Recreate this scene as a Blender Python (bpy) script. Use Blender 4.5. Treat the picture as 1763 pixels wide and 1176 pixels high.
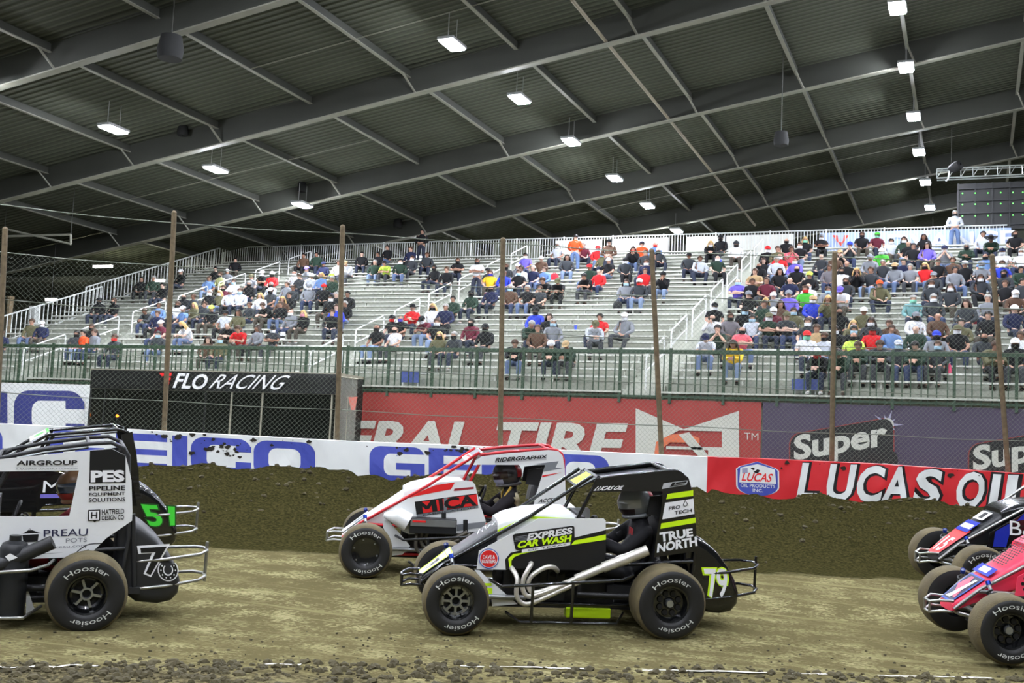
import bpy, bmesh, math, random
import numpy as np
from mathutils import Matrix, Vector, noise as mnoise
PI = math.pi
for o in list(bpy.data.objects): bpy.data.objects.remove(o)
S = bpy.context.scene
COL = S.collection
random.seed(7)

# ------------------------------------------------------------------ camera
FW, FH = 1763.0, 1176.0
CX, CY = FW/2, FH/2
FPX = 1985.245                      # focal length in pixels of the 1763 px wide frame
EYE = np.array([0.0, 0.0, 1.53])    # a photographer standing on the infield
_y = np.array([1676-CX, -(818-CY), -FPX]); _y /= np.linalg.norm(_y)     # +Y of the hall (along purlins and lamp rows)
_x = -np.array([-4070-CX, -(818-0.0455*(1676+4070)-CY), -FPX]); _x /= np.linalg.norm(_x)   # +X of the hall (along the seat rows)
ROT = np.stack([_x, _y, np.cross(_x, _y)])
cam = bpy.data.cameras.new('camera'); camo = bpy.data.objects.new('camera', cam); COL.objects.link(camo)
cam.sensor_width = 36; cam.lens = FPX*36/FW; cam.clip_start = .05; cam.clip_end = 400
M = Matrix.Identity(4)
for i in range(3):
    for j in range(3): M[i][j] = float(ROT[i, j])
camo.matrix_world = Matrix.Translation(EYE) @ M.to_quaternion().to_matrix().to_4x4()
S.camera = camo
S.view_settings.view_transform = 'Standard'; S.view_settings.look = 'None'
S.view_settings.gamma = 1; S.view_settings.use_curve_mapping = False
S.view_settings.exposure = 0.0
LAMP = 600.0                        # radiance of the high-bay lamps
w = bpy.data.worlds.new('world'); S.world = w; w.use_nodes = True
w.node_tree.nodes['Background'].inputs[0].default_value = (.75, .8, .72, 1)
w.node_tree.nodes['Background'].inputs[1].default_value = .06

def ray(px, py): return ROT @ np.array([px-CX, -(py-CY), -FPX])
def hit(px, py, n, d):
    r = ray(px, py); t = (d-np.dot(n, EYE))/np.dot(n, r); return EYE+t*r
def atY(px, py, Y): return hit(px, py, np.array([0, 1., 0]), Y)
def depth(px, py, d): return EYE+ray(px, py)*(d/FPX)
def proj(p):
    v = ROT.T @ (np.array(p)-EYE); return CX-FPX*v[0]/v[2], CY+FPX*v[1]/v[2]
FHZ = np.array([-.374, .927, 0]); FHZ /= np.linalg.norm(FHZ)   # across the track
LHZ = np.array([FHZ[1], -FHZ[0], 0])                            # along the track

# ------------------------------------------------------------------ materials
def lin(c):
    c = np.array(c, float)/255; return tuple(np.where(c <= .04045, c/12.92, ((c+.055)/1.055)**2.4))
def mat(name, rgb, rough=.5, metal=0., coat=0., noise=0., nscale=8., emit=None, estr=0., spec=.5, bump=0., bscale=60.):
    m = bpy.data.materials.new(name); m.use_nodes = True; nt = m.node_tree; b = nt.nodes['Principled BSDF']
    c = lin(rgb); b.inputs['Base Color'].default_value = (*c, 1)
    b.inputs['Roughness'].default_value = rough; b.inputs['Metallic'].default_value = metal
    b.inputs['Coat Weight'].default_value = coat; b.inputs['Specular IOR Level'].default_value = spec
    tc = None
    if noise or bump:
        tc = nt.nodes.new('ShaderNodeTexCoord')
    if noise:
        n = nt.nodes.new('ShaderNodeTexNoise'); n.inputs['Scale'].default_value = nscale; n.inputs['Detail'].default_value = 5
        nt.links.new(tc.outputs['Object'], n.inputs['Vector'])
        r = nt.nodes.new('ShaderNodeMapRange'); r.inputs[1].default_value = .3; r.inputs[2].default_value = .7
        r.inputs[3].default_value = 1-noise; r.inputs[4].default_value = 1+noise*.6
        nt.links.new(n.outputs['Fac'], r.inputs[0])
        mx = nt.nodes.new('ShaderNodeVectorMath'); mx.operation = 'SCALE'; mx.inputs[0].default_value = c
        nt.links.new(r.outputs[0], mx.inputs['Scale']); nt.links.new(mx.outputs[0], b.inputs['Base Color'])
    if bump:
        n2 = nt.nodes.new('ShaderNodeTexNoise'); n2.inputs['Scale'].default_value = bscale; n2.inputs['Detail'].default_value = 4
        nt.links.new(tc.outputs['Object'], n2.inputs['Vector'])
        bp = nt.nodes.new('ShaderNodeBump'); bp.inputs['Strength'].default_value = bump; bp.inputs['Distance'].default_value = .02
        nt.links.new(n2.outputs['Fac'], bp.inputs['Height']); nt.links.new(bp.outputs[0], b.inputs['Normal'])
    if emit is not None:
        b.inputs['Emission Color'].default_value = (*lin(emit), 1); b.inputs['Emission Strength'].default_value = estr
    return m
MT = {}
def objcol(name, rough=.8, noise=.12, sheen=0., spec=.3):
    """one material for many things: the colour is the object's own colour"""
    m = bpy.data.materials.new(name); m.use_nodes = True; nt = m.node_tree; b = nt.nodes['Principled BSDF']
    oi = nt.nodes.new('ShaderNodeObjectInfo'); tc = nt.nodes.new('ShaderNodeTexCoord')
    n = nt.nodes.new('ShaderNodeTexNoise'); n.inputs['Scale'].default_value = 9; n.inputs['Detail'].default_value = 3
    nt.links.new(tc.outputs['Object'], n.inputs['Vector'])
    r = nt.nodes.new('ShaderNodeMapRange'); r.inputs[1].default_value = .3; r.inputs[2].default_value = .7
    r.inputs[3].default_value = 1-noise; r.inputs[4].default_value = 1+noise
    nt.links.new(n.outputs['Fac'], r.inputs[0])
    mx = nt.nodes.new('ShaderNodeVectorMath'); mx.operation = 'SCALE'
    nt.links.new(oi.outputs['Color'], mx.inputs[0]); nt.links.new(r.outputs[0], mx.inputs['Scale'])
    nt.links.new(mx.outputs[0], b.inputs['Base Color'])
    b.inputs['Roughness'].default_value = rough; b.inputs['Specular IOR Level'].default_value = spec
    return m
MT['cloth'] = objcol('cloth'); MT['skin'] = objcol('skin', .55, .05); MT['hair'] = objcol('hair', .5, .3)
MT['paint'] = objcol('paint', .3, .03, spec=.5)
MT['steel'] = mat('galvanised steel', (150, 152, 150), .45, .6, noise=.12)
MT['chrome'] = mat('chrome', (205, 205, 205), .18, 1.)
MT['tubechrome'] = mat('bright tube', (165, 165, 160), .32, .9)
MT['exhaust'] = mat('bare exhaust steel', (214, 210, 200), .38, .65, noise=.1, nscale=20)
MT['black'] = mat('black gloss paint', (14, 15, 16), .22, coat=.6)
MT['dull'] = mat('dull black', (20, 20, 21), .6)
MT['carbon'] = mat('satin black', (26, 28, 30), .38)
MT['white'] = mat('white gloss paint', (226, 228, 226), .3, coat=.3)
MT['red'] = mat('red paint', (190, 24, 34), .3, coat=.4)
MT['neon'] = mat('neon yellow vinyl', (205, 245, 20), .45)
MT['grey'] = mat('grey vinyl', (120, 124, 128), .5)
MT['blue'] = mat('blue paint', (25, 45, 165), .35, coat=.3)
MT['pink'] = mat('pink vinyl', (240, 62, 92), .4)
MT['green'] = mat('green vinyl', (70, 215, 60), .45)
MT['vblack'] = mat('black vinyl', (10, 10, 10), .5)
MT['vwhite'] = mat('white vinyl', (235, 236, 236), .5)
MT['vred'] = mat('red vinyl', (225, 30, 30), .5)
MT['vblue'] = mat('blue vinyl', (30, 70, 170), .5)
MT['tire'] = mat('dusty rubber', (92, 82, 54), .85, noise=.35, nscale=7, bump=.3, bscale=90)
MT['sidewall'] = mat('black sidewall rubber', (22, 22, 21), .6, noise=.3, nscale=9)
MT['letter'] = mat('tire lettering', (205, 208, 200), .7, noise=.25, nscale=30)
MT['engine'] = mat('dark cast metal', (38, 38, 38), .45, .5, noise=.3)
MT['alu'] = mat('aluminium', (165, 168, 168), .38, .85, noise=.1)
MT['bluemetal'] = mat('blue anodised', (30, 60, 160), .3, .7)

# ------------------------------------------------------------------ mesh helpers
class MB:
    def __init__(s): s.v = []; s.f = []; s.m = []
    def add(s, vs, fs, mi=0):
        o = len(s.v); s.v += [tuple(map(float, p)) for p in vs]
        s.f += [tuple(i+o for i in f) for f in fs]; s.m += [mi]*len(fs)
    def box(s, c, d, ax=None, mi=0):
        ax = np.eye(3) if ax is None else np.array(ax, float); c = np.array(c, float); h = np.array(d)/2
        vs = [c+sum(sg[k]*h[k]*ax[k] for k in range(3)) for sg in [(-1,-1,-1),(1,-1,-1),(1,1,-1),(-1,1,-1),(-1,-1,1),(1,-1,1),(1,1,1),(-1,1,1)]]
        s.add(vs, [(0,3,2,1),(4,5,6,7),(0,1,5,4),(1,2,6,5),(2,3,7,6),(3,0,4,7)], mi)
    def bar(s, a, b, wd, ht, up=(0,0,1), mi=0):
        a = np.array(a, float); b = np.array(b, float); d = b-a; L = np.linalg.norm(d); d = d/L
        up = np.array(up, float); sd = np.cross(d, up); sd /= np.linalg.norm(sd); up2 = np.cross(sd, d)
        s.box((a+b)/2, (L, wd, ht), [d, sd, up2], mi)
    def tube(s, pts, r, n=8, closed=False, mi=0, cap=True):
        pts = [np.array(p, float) for p in pts]; k = len(pts)
        rs = r if hasattr(r, '__len__') else [r]*k
        tang = []
        for i in range(k):
            a = pts[i-1] if (i > 0 or closed) else pts[i]; b = pts[(i+1) % k] if (i < k-1 or closed) else pts[i]
            t = b-a; tang.append(t/(np.linalg.norm(t)+1e-12))
        ref = np.array([0, 0, 1.]) if abs(tang[0][2]) < .9 else np.array([1., 0, 0])
        u = np.cross(tang[0], ref); u /= np.linalg.norm(u); vs = []
        for i in range(k):
            u = u-np.dot(u, tang[i])*tang[i]; u /= np.linalg.norm(u); w_ = np.cross(tang[i], u)
            for j in range(n):
                a = 2*PI*j/n; vs.append(pts[i]+rs[i]*(math.cos(a)*u+math.sin(a)*w_))
        fs = []
        for i in range(k if closed else k-1):
            for j in range(n):
                a = i*n+j; b = i*n+(j+1) % n; c = ((i+1) % k)*n+(j+1) % n; d = ((i+1) % k)*n+j; fs.append((a, b, c, d))
        if cap and not closed: fs += [tuple(range(n))[::-1], tuple((k-1)*n+j for j in range(n))]
        s.add(vs, fs, mi)
    def lathe(s, prof, c, ax, n=32, mi=0):
        """prof: (radius, offset along the axis); one material index or one per band"""
        c = np.array(c, float); ax = np.array(ax, float); ax /= np.linalg.norm(ax)
        ref = np.array([0, 0, 1.]) if abs(ax[2]) < .9 else np.array([1., 0, 0])
        u = np.cross(ax, ref); u /= np.linalg.norm(u); w_ = np.cross(ax, u); k = len(prof); vs = []
        for r, h in prof:
            for j in range(n):
                a = 2*PI*j/n; vs.append(c+ax*h+r*(math.cos(a)*u+math.sin(a)*w_))
        for i in range(k-1):
            fs = [(0+i*n+j, i*n+(j+1) % n, (i+1)*n+(j+1) % n, (i+1)*n+j) for j in range(n)]
            o = len(s.v)
            if i == 0: base = o; s.v += [tuple(map(float, p)) for p in vs]
            s.f += [tuple(q+base for q in f) for f in fs]; s.m += [mi[i] if hasattr(mi, '__len__') else mi]*len(fs)
    def prism(s, poly, fr, th, mi=0):
        """poly: 2-D outline; fr(u,v,n)->point; a slab from n=-th to 0"""
        k = len(poly); a = [fr(u, v, 0) for u, v in poly]; b = [fr(u, v, -th) for u, v in poly]
        s.add(a+b, [tuple(range(k)), tuple(range(2*k-1, k-1, -1))]+[(i, i+k, (i+1) % k+k, (i+1) % k) for i in range(k)], mi)
    def grid(s, fn, nu, nv, mi=0, closeu=False):
        vs = [fn(i/(nu if closeu else nu-1), j/(nv-1)) for j in range(nv) for i in range(nu)]; fs = []
        for j in range(nv-1):
            for i in range(nu if closeu else nu-1):
                i2 = (i+1) % nu; fs.append((j*nu+i, j*nu+i2, (j+1)*nu+i2, (j+1)*nu+i))
        s.add(vs, fs, mi)
    def loft(s, rings, mi=0, cap=True):
        n = len(rings[0]); vs = [p for r in rings for p in r]; fs = []
        for i in range(len(rings)-1):
            for j in range(n): fs.append((i*n+j, i*n+(j+1) % n, (i+1)*n+(j+1) % n, (i+1)*n+j))
        if cap: fs += [tuple(range(n))[::-1], tuple((len(rings)-1)*n+j for j in range(n))]
        s.add(vs, fs, mi)
    def ball(s, c, r, nu=12, nv=8, mi=0):
        r = np.array(r if hasattr(r, '__len__') else (r, r, r), float); c = np.array(c, float)
        s.grid(lambda u, v: c+r*np.array([math.sin(PI*v)*math.cos(2*PI*u), math.sin(PI*v)*math.sin(2*PI*u), -math.cos(PI*v)]), nu, nv, mi, True)
    def mesh(s, name, mats, smooth=35, bevel=0):
        me = bpy.data.meshes.new(name); me.from_pydata(s.v, [], s.f)
        mats = mats if isinstance(mats, (list, tuple)) else [mats]
        for m in mats: me.materials.append(m)
        if len(mats) > 1: me.polygons.foreach_set('material_index', s.m)
        if bevel or True:
            bm = bmesh.new(); bm.from_mesh(me)
            if bevel:
                es = [e for e in bm.edges if len(e.link_faces) == 2 and e.calc_face_angle(0) > .5]
                bmesh.ops.bevel(bm, geom=es, offset=bevel, segments=2, affect='EDGES', profile=.5, clamp_overlap=True)
            bmesh.ops.recalc_face_normals(bm, faces=bm.faces); bm.to_mesh(me); bm.free()
        if smooth: me.shade_smooth(); me.set_sharp_from_angle(angle=math.radians(smooth))
        return me
    def build(s, name, mats, parent=None, smooth=35, bevel=0, label=None):
        o = bpy.data.objects.new(name, s.mesh(name, mats, smooth, bevel)); COL.objects.link(o)
        if parent is not None: o.parent = parent
        if label: o['label'] = label
        return o
def empty(name, label, cat, loc=(0, 0, 0), group=None):
    o = bpy.data.objects.new(name, None); COL.objects.link(o); o.location = tuple(map(float, loc)); o.empty_display_size = .2
    return tag(o, label, cat, group)
def tag(o, label, cat, group=None):
    o['label'] = label; o['category'] = cat
    if group: o['group'] = group
    return o
def struct(o): o['kind'] = 'structure'; return o
def copy_to(src, parent=None):
    c = src.copy(); COL.objects.link(c)
    if parent is not None: c.parent = parent
    return c

# ------------------------------------------------------------------ lettering: every text becomes flat 2-D faces once
TXT = {}
def want(s, bold=0., key=None): TXT.setdefault((s, bold), None)
def text2d(s, bold=0.):
    return TXT[(s, bold)]
def make_texts():
    obs = []
    for (s_, bold) in TXT:
        cu = bpy.data.curves.new('t', 'FONT'); cu.body = s_; cu.size = 1; cu.offset = bold; cu.resolution_u = 3
        cu.fill_mode = 'FRONT'; o = bpy.data.objects.new('t', cu); COL.objects.link(o); obs.append(((s_, bold), o))
    dg = bpy.context.evaluated_depsgraph_get()
    for k, o in obs:
        me = bpy.data.meshes.new_from_object(o.evaluated_get(dg))
        v = np.array([q.co[:2] for q in me.vertices]); f = [tuple(p.vertices) for p in me.polygons]
        lo = v.min(0); hi = v.max(0); TXT[k] = ((v-lo)/(hi-lo), f, (hi-lo)[0]/(hi-lo)[1]); bpy.data.meshes.remove(me)
    for k, o in obs:
        cu = o.data; bpy.data.objects.remove(o); bpy.data.curves.remove(cu)
def refine(vs, fs, L, rounds=5):
    """cut long edges of flat 2-D faces so that they can follow a curved sheet"""
    bm = bmesh.new(); bv = [bm.verts.new((float(a), float(b), 0)) for a, b in vs]
    for f in fs:
        try: bm.faces.new([bv[i] for i in f])
        except ValueError: pass
    for _ in range(rounds):
        bmesh.ops.triangulate(bm, faces=bm.faces[:])
        es = [e for e in bm.edges if e.calc_length() > L]
        if not es: break
        bmesh.ops.subdivide_edges(bm, edges=es, cuts=1)
    bmesh.ops.triangulate(bm, faces=bm.faces[:])
    bm.verts.index_update(); out = ([(v.co.x, v.co.y) for v in bm.verts], [tuple(v.index for v in f.verts) for f in bm.faces]); bm.free(); return out
def flat_decal(name, shapes, mats, fr, parent, label=None, smooth=0):
    """shapes: list of (verts2d, faces, material index, lift); fr(u,v,n)->point"""
    mb = MB()
    for v, f, mi, lift in shapes: mb.add([fr(a, b, lift) for a, b in v], f, mi)
    me = bpy.data.meshes.new(name); me.from_pydata(mb.v, [], mb.f)
    for m in mats: me.materials.append(m)
    me.polygons.foreach_set('material_index', mb.m)
    o = bpy.data.objects.new(name, me); COL.objects.link(o)
    if parent is not None: o.parent = parent
    if label: o['label'] = label
    return o
def fit(s_, bold, box, shear=0., wave=None):
    """text squeezed in the box (u0,v0,u1,v1), sheared like italics"""
    v, f, a = text2d(s_, bold); u0, v0, u1, v1 = box
    return [(u0+(u1-u0)*x+shear*(v1-v0)*y, v0+(v1-v0)*y) for x, y in v], f
def rect(u0, v0, u1, v1): return [(u0, v0), (u1, v0), (u1, v1), (u0, v1)], [(0, 1, 2, 3)]
def poly(*p): return list(p), [tuple(range(len(p)))]
def disc(c, r, n=32, ry=None): ry = ry or r; return [(c[0]+r*math.cos(2*PI*i/n), c[1]+ry*math.sin(2*PI*i/n)) for i in range(n)], [tuple(range(n))]
def ring(c, r, r2, n=32, ry=None, ry2=None):
    ry = ry or r; ry2 = ry2 or r2
    return ([(c[0]+r*math.cos(2*PI*i/n), c[1]+ry*math.sin(2*PI*i/n)) for i in range(n)]+[(c[0]+r2*math.cos(2*PI*i/n), c[1]+ry2*math.sin(2*PI*i/n)) for i in range(n)],
            [(i, (i+1) % n, n+(i+1) % n, n+i) for i in range(n)])
# ------------------------------------------------------------------ lettering used in the place
for s_, b_ in [('GENERAL TIRE', .035), ('TM', .0), ('Super', .035), ('Clean', .035), ('FLO', .025), ('RACING', 0.), ('LUCAS', .02), ('OIL PRODUCTS', .01), ('INC.', .01),
               ('L', .03), ('U', .03), ('C', .03), ('A', .03), ('S', .03), ('O', .03), ('I', .03), ('Super', .075), ('Clean', .075), ('L', .07), ('U', .07), ('C', .07), ('A', .07), ('S', .07), ('O', .07), ('I', .07),
               ('ADVANCE', .02), ('ICA', .04), ('RIDERGRAPHIX', .03), ('ACCEL', .03), ('LUCAS OIL', .03), ('EXPRESS', .045), ('CAR WASH', .045), ('OF TEXAS', 0.),
               ('PRO', .02), ('TECH', .02), ('TRUE', .045), ('NORTH', .045), ('79', .02), ('79', .06), ('Y', .02), ('DAVE &', .02), ('BUSTERS', .02), ('Hoosier', .0), ('AIRGROUP', .03),
               ('A RADIANT LOGISTICS COMPANY', 0.), ('PES', .05), ('PIPELINE', .035), ('EQUIPMENT', .02), ('SOLUTIONS', .02), ('HATFIELD', .02), ('DESIGN CO', .02), ('H', .02), ('PREAU', .005), ('POTS', .0), ('preau.com', 0.),
               ('7', .02), ('7', .06), ('51', .03), ('51', .07), ('15', .02), ('B&', 0.), ('M', 0.), ('FABRICATION', 0.), ('X', .03)]: want(s_, b_)
make_texts()

# ------------------------------------------------------------------ track ground
def hz(px): return 740+.0477*px
def wdepth(px): return 18.9-1.4*((px-1150)/1150)**2
_wp = np.linspace(-420, 2300, 160)
WXY = np.array([depth(p, hz(p), wdepth(min(max(p, -300), 2200)))[:2] for p in _wp])
WS = np.concatenate([[0], np.cumsum(np.linalg.norm(np.diff(WXY, axis=0), axis=1))])
def wall_s(xy):
    xy = np.asarray(xy)[:2]; a = WXY[:-1]; d = WXY[1:]-a; t = np.clip(((xy-a)*d).sum(1)/(d*d).sum(1), 0, 1); q = a+d*t[:, None]
    e = ((q-xy)**2).sum(1); k = int(e.argmin()); return WS[k]+t[k]*np.linalg.norm(d[k]), math.sqrt(e[k])
def wall_at(s, off=0.):
    """point on the track side of the barrier, off metres in front of it"""
    x = np.interp(s, WS, WXY[:, 0]); y = np.interp(s, WS, WXY[:, 1]); k = min(int(np.searchsorted(WS, s)), len(WS)-1); k = max(k, 1)
    t = WXY[k]-WXY[k-1]; t = t/np.linalg.norm(t); return np.array([x+t[1]*off, y-t[0]*off])
def w_px(px, py):
    p = depth(px, py, wdepth(px)); return wall_s(p)[0], p[2]
BERM = [(-250, 812), (0, 800), (236, 803), (269, 798), (327, 801), (363, 794), (407, 807), (472, 800), (537, 805), (599, 807), (617, 822), (640, 818), (673, 825), (709, 816), (756, 818), (850, 815), (1000, 826), (1100, 832),
        (1195, 836), (1213, 851), (1219, 838), (1235, 844), (1283, 851), (1328, 858), (1366, 857), (1379, 848), (1404, 846), (1424, 852), (1481, 862), (1510, 860), (1567, 854), (1612, 862), (1644, 870), (1711, 868), (1724, 876), (1763, 878), (2000, 890)]
_b = sorted(w_px(*p) for p in BERM); BS = [q[0] for q in _b]; BZ = [q[1] for q in _b]
def gbase(u):
    return .065*max(0, u-9.6)
def ground(x, y, rough=True):
    u = x*FHZ[0]+y*FHZ[1]; z = gbase(min(u, 13.6))
    s, d = wall_s((x, y))
    if d < 6.5 and u > 12:
        zt = float(np.interp(s, BS, BZ)); t = min(max((4.3-d)/4.0, 0), 1)
        z = z+(zt-.02-z)*(t**1.25 if t < 1 else 1)
        if rough: 
            a = min(1, t*3)*.075
            z += a*(mnoise.noise(Vector((x*2.3, y*2.3, 0)))+.6*mnoise.noise(Vector((x*6, y*6, 3)))+.35*mnoise.noise(Vector((x*15, y*15, 9))))*(1 if d > .35 else d/.35*.8+.2)
    if rough:
        z += .006*mnoise.noise(Vector((x*5, y*5, 1)))+.004*mnoise.noise(Vector((x*17, y*17, 2)))
        if u < 8.2: z += .03*max(0, mnoise.noise(Vector((x*7, y*7, 5))))*min(1, (8.2-u)*2)
    return z
def build_ground():
    mb = MB(); us = np.concatenate([np.linspace(4.5, 7.2, 20), np.linspace(7.3, 13.5, 84), np.linspace(13.57, 19.9, 110)]); vs = np.linspace(-17, 17, 400)
    vs_ = []
    for u in us:
        for v in vs:
            x = FHZ[0]*u+LHZ[0]*v; y = FHZ[1]*u+LHZ[1]*v; vs_.append((x, y, ground(x, y)))
    n = len(vs); mb.add(vs_, [(j*n+i, j*n+i+1, (j+1)*n+i+1, (j+1)*n+i) for j in range(len(us)-1) for i in range(n-1)])
    m = bpy.data.materials.new('dirt track'); m.use_nodes = True; nt = m.node_tree; b = nt.nodes['Principled BSDF']; L = nt.links.new
    b.inputs['Roughness'].default_value = .9; b.inputs['Specular IOR Level'].default_value = .0
    g = nt.nodes.new('ShaderNodeNewGeometry')
    dt = nt.nodes.new('ShaderNodeVectorMath'); dt.operation = 'DOT_PRODUCT'; dt.inputs[1].default_value = tuple(FHZ); L(g.outputs['Position'], dt.inputs[0])
    def noise(sc, det, vec=None, rough=.55):
        n_ = nt.nodes.new('ShaderNodeTexNoise'); n_.inputs['Scale'].default_value = sc; n_.inputs['Detail'].default_value = det; n_.inputs['Roughness'].default_value = rough
        L(vec or g.outputs['Position'], n_.inputs['Vector']); return n_.outputs['Fac']
    def mth(op, a, b_):
        q = nt.nodes.new('ShaderNodeMath'); q.operation = op
        for i, s in enumerate((a, b_)):
            if isinstance(s, (int, float)): q.inputs[i].default_value = s
            else: L(s, q.inputs[i])
        return q.outputs[0]
    def mixc(f, a, b_):
        q = nt.nodes.new('ShaderNodeMix'); q.data_type = 'RGBA'; L(f, q.inputs[0])
        for i, s in ((6, a), (7, b_)):
            if isinstance(s, tuple): q.inputs[i].default_value = (*lin(s), 1)
            else: L(s, q.inputs[i])
        return q.outputs[2]
    def ramp(s, lo, hi):
        q = nt.nodes.new('ShaderNodeMapRange'); q.interpolation_type = 'SMOOTHSTEP'; q.inputs[1].default_value = lo; q.inputs[2].default_value = hi; L(s, q.inputs[0]); return q.outputs[0]
    # tyre-polished streaks run along the track
    mp = nt.nodes.new('ShaderNodeMapping'); mp.inputs['Rotation'].default_value = (0, 0, -math.atan2(LHZ[1], LHZ[0])-.03); mp.inputs['Scale'].default_value = (.12, 2.4, 1); L(g.outputs['Position'], mp.inputs['Vector'])
    streak = noise(1.6, 6, mp.outputs[0]); fine = noise(26, 6); mid = noise(3, 5); coarse = noise(70, 3)
    packed = mixc(ramp(streak, .35, .68), (108, 102, 70), (146, 140, 102))
    packed = mixc(ramp(mth('MULTIPLY', fine, mid), .2, .36), (92, 86, 58), packed)
    packed = mixc(ramp(noise(2.2, 4, mp.outputs[0]), .56, .7), packed, (120, 114, 80))
    loam = mixc(ramp(fine, .35, .7), (40, 38, 21), (64, 60, 35))
    zone = ramp(mth('ADD', dt.outputs['Value'], mth('MULTIPLY', mth('SUBTRACT', mid, .5), 1.6)), 13.55, 14.15)
    near = ramp(mth('ADD', dt.outputs['Value'], mth('MULTIPLY', mth('SUBTRACT', mid, .5), .8)), 8.0, 7.7)
    col = mixc(zone, packed, loam); col = mixc(near, col, mixc(ramp(fine, .4, .65), (68, 63, 45), (112, 105, 78)))
    L(col, b.inputs['Base Color'])
    bp = nt.nodes.new('ShaderNodeBump'); bp.inputs['Strength'].default_value = .8; bp.inputs['Distance'].default_value = .02
    L(mth('ADD', mth('MULTIPLY', coarse, .5), fine), bp.inputs['Height']); L(bp.outputs[0], b.inputs['Normal'])
    o = mb.build('floor', m, smooth=60); struct(o); o['label'] = 'brown packed dirt race track with a dark loose cushion banked against the barrier'
    return o
FLOOR = build_ground()
# the chalk line and the clods along the inside edge
LINE = [(-60, 1152), (150, 1149), (300, 1146), (430, 1145), (620, 1146), (800, 1148), (1000, 1153), (1250, 1158), (1500, 1164), (1763, 1171), (1900, 1175)]
def on_ground(px, py):
    z = 0
    for _ in range(4): p = hit(px, py, np.array([0, 0, 1.]), z); z = ground(p[0], p[1], False)
    return p
mb = MB(); lp = [on_ground(*p) for p in LINE]; rnd = random.Random(3); line_pts = []
for i in range(len(lp)-1):
    for t in np.linspace(0, 1, 24, endpoint=False): line_pts.append(lp[i]*(1-t)+lp[i+1]*t)
rows = []
for i, p in enumerate(line_pts):
    w_ = .022+.02*mnoise.noise(Vector((p[0]*3, p[1]*3, 0))); c = .012*mnoise.noise(Vector((p[0]*2, p[1]*2, 7)))
    rows.append([(*(p[:2]+FHZ[:2]*(c+k*w_)), ground(*(p[:2]+FHZ[:2]*(c+k*w_)))+.009) for k in (-1, -.3, .3, 1)])
for i in range(len(rows)-1):
    x, y, z = rows[i][1]
    f = mnoise.noise(Vector((x*2.1, y*2.1, 4)))+(.0 if x > -3.4 else -.35)
    if f < -.12: continue
    for k in range(3):
        if mnoise.noise(Vector((x*14+k*5, y*14, 4))) < -.25: continue
        mb.add([rows[i][k], rows[i][k+1], rows[i+1][k+1], rows[i+1][k]], [(0, 1, 2, 3)])
o = mb.build('chalk_line', mat('chalk', (205, 203, 192), .9, noise=.25, nscale=20), smooth=0); tag(o, 'broken white chalk line on the dirt at the near edge of the track', 'line')
mb = MB()
def clod(mb, p, r):
    t = (1+5**.5)/2; vs = [(-1,t,0),(1,t,0),(-1,-t,0),(1,-t,0),(0,-1,t),(0,1,t),(0,-1,-t),(0,1,-t),(t,0,-1),(t,0,1),(-t,0,-1),(-t,0,1)]
    fs = [(0,11,5),(0,5,1),(0,1,7),(0,7,10),(0,10,11),(1,5,9),(5,11,4),(11,10,2),(10,7,6),(7,1,8),(3,9,4),(3,4,2),(3,2,6),(3,6,8),(3,8,9),(4,9,5),(2,4,11),(6,2,10),(8,6,7),(9,8,1)]
    a = rnd.random()*6; c, s = math.cos(a), math.sin(a)
    mb.add([(p[0]+r*.55*(c*x-s*y)*rnd.uniform(.7, 1.2), p[1]+r*.55*(s*x+c*y)*rnd.uniform(.7, 1.2), p[2]+r*.4*z*rnd.uniform(.7, 1.2)) for x, y, z in vs], fs)
for k in range(1500):
    q = line_pts[rnd.randrange(len(line_pts))]; off = rnd.gauss(-.18, .22) if k < 1100 else rnd.uniform(-1.4, 1.5)
    p = q[:2]+FHZ[:2]*off+LHZ[:2]*rnd.uniform(-.2, .2); clod(mb, (*p, ground(*p)+.003), rnd.choice([.008, .012, .018, .026, .04]) if off < .15 else rnd.choice([.006, .01, .014]))
for k in range(420):
    s_ = rnd.uniform(BS[1], BS[-2]); off = abs(rnd.gauss(.2, 1.3))+.12
    p = wall_at(s_, off); clod(mb, (*p, ground(*p)+.005), rnd.choice([.012, .02, .03, .045]))
o = mb.build('dirt_clods', mat('clod dirt', (70, 64, 40), .95, noise=.3, nscale=3), smooth=0); tag(o, 'loose dirt clods scattered along the chalk line and over the dark cushion', 'dirt'); o['kind'] = 'stuff'

# ------------------------------------------------------------------ barrier with its banners
TOP = [(-250, 722), (0, 730), (230, 740), (600, 760), (763, 766), (1000, 777), (1217, 787), (1312, 790), (1513, 799), (1763, 816), (2000, 826)]
_t = sorted(w_px(*p) for p in TOP); TS = [q[0] for q in _t]; TZ = [q[1] for q in _t]
def ztop(s): return float(np.interp(s, TS, TZ))
mb = MB(); ss = np.linspace(WS[4], WS[-5], 120)
prof = [(-.02, .2), (-.02, -.03), (-.32, -.03), (-.32, .2)]
mb.loft([[(*wall_at(s, a), (ztop(s)+b if b < 0 else .25)) for a, b in [(-.02, .3), (-.02, -.03), (-.3, -.03), (-.3, .3)]] for s in ss])
o = struct(mb.build('wall_far', mat('painted concrete', (150, 148, 138), .8, noise=.15), smooth=0)); o['label'] = 'low concrete barrier behind the dirt cushion'
def wr(s, z):
    return .022*mnoise.noise(Vector((s*1.6+z*1.1, z*1.2, 0)))+.018*mnoise.noise(Vector((s*3.5-z*2.2, z*1.5, 4)))+.006*mnoise.noise(Vector((s*9+z*5, z*2, 8)))
def sheet(s, z, n=0.): p = wall_at(s, .045+wr(s, z)+n); return (p[0], p[1], z)
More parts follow.
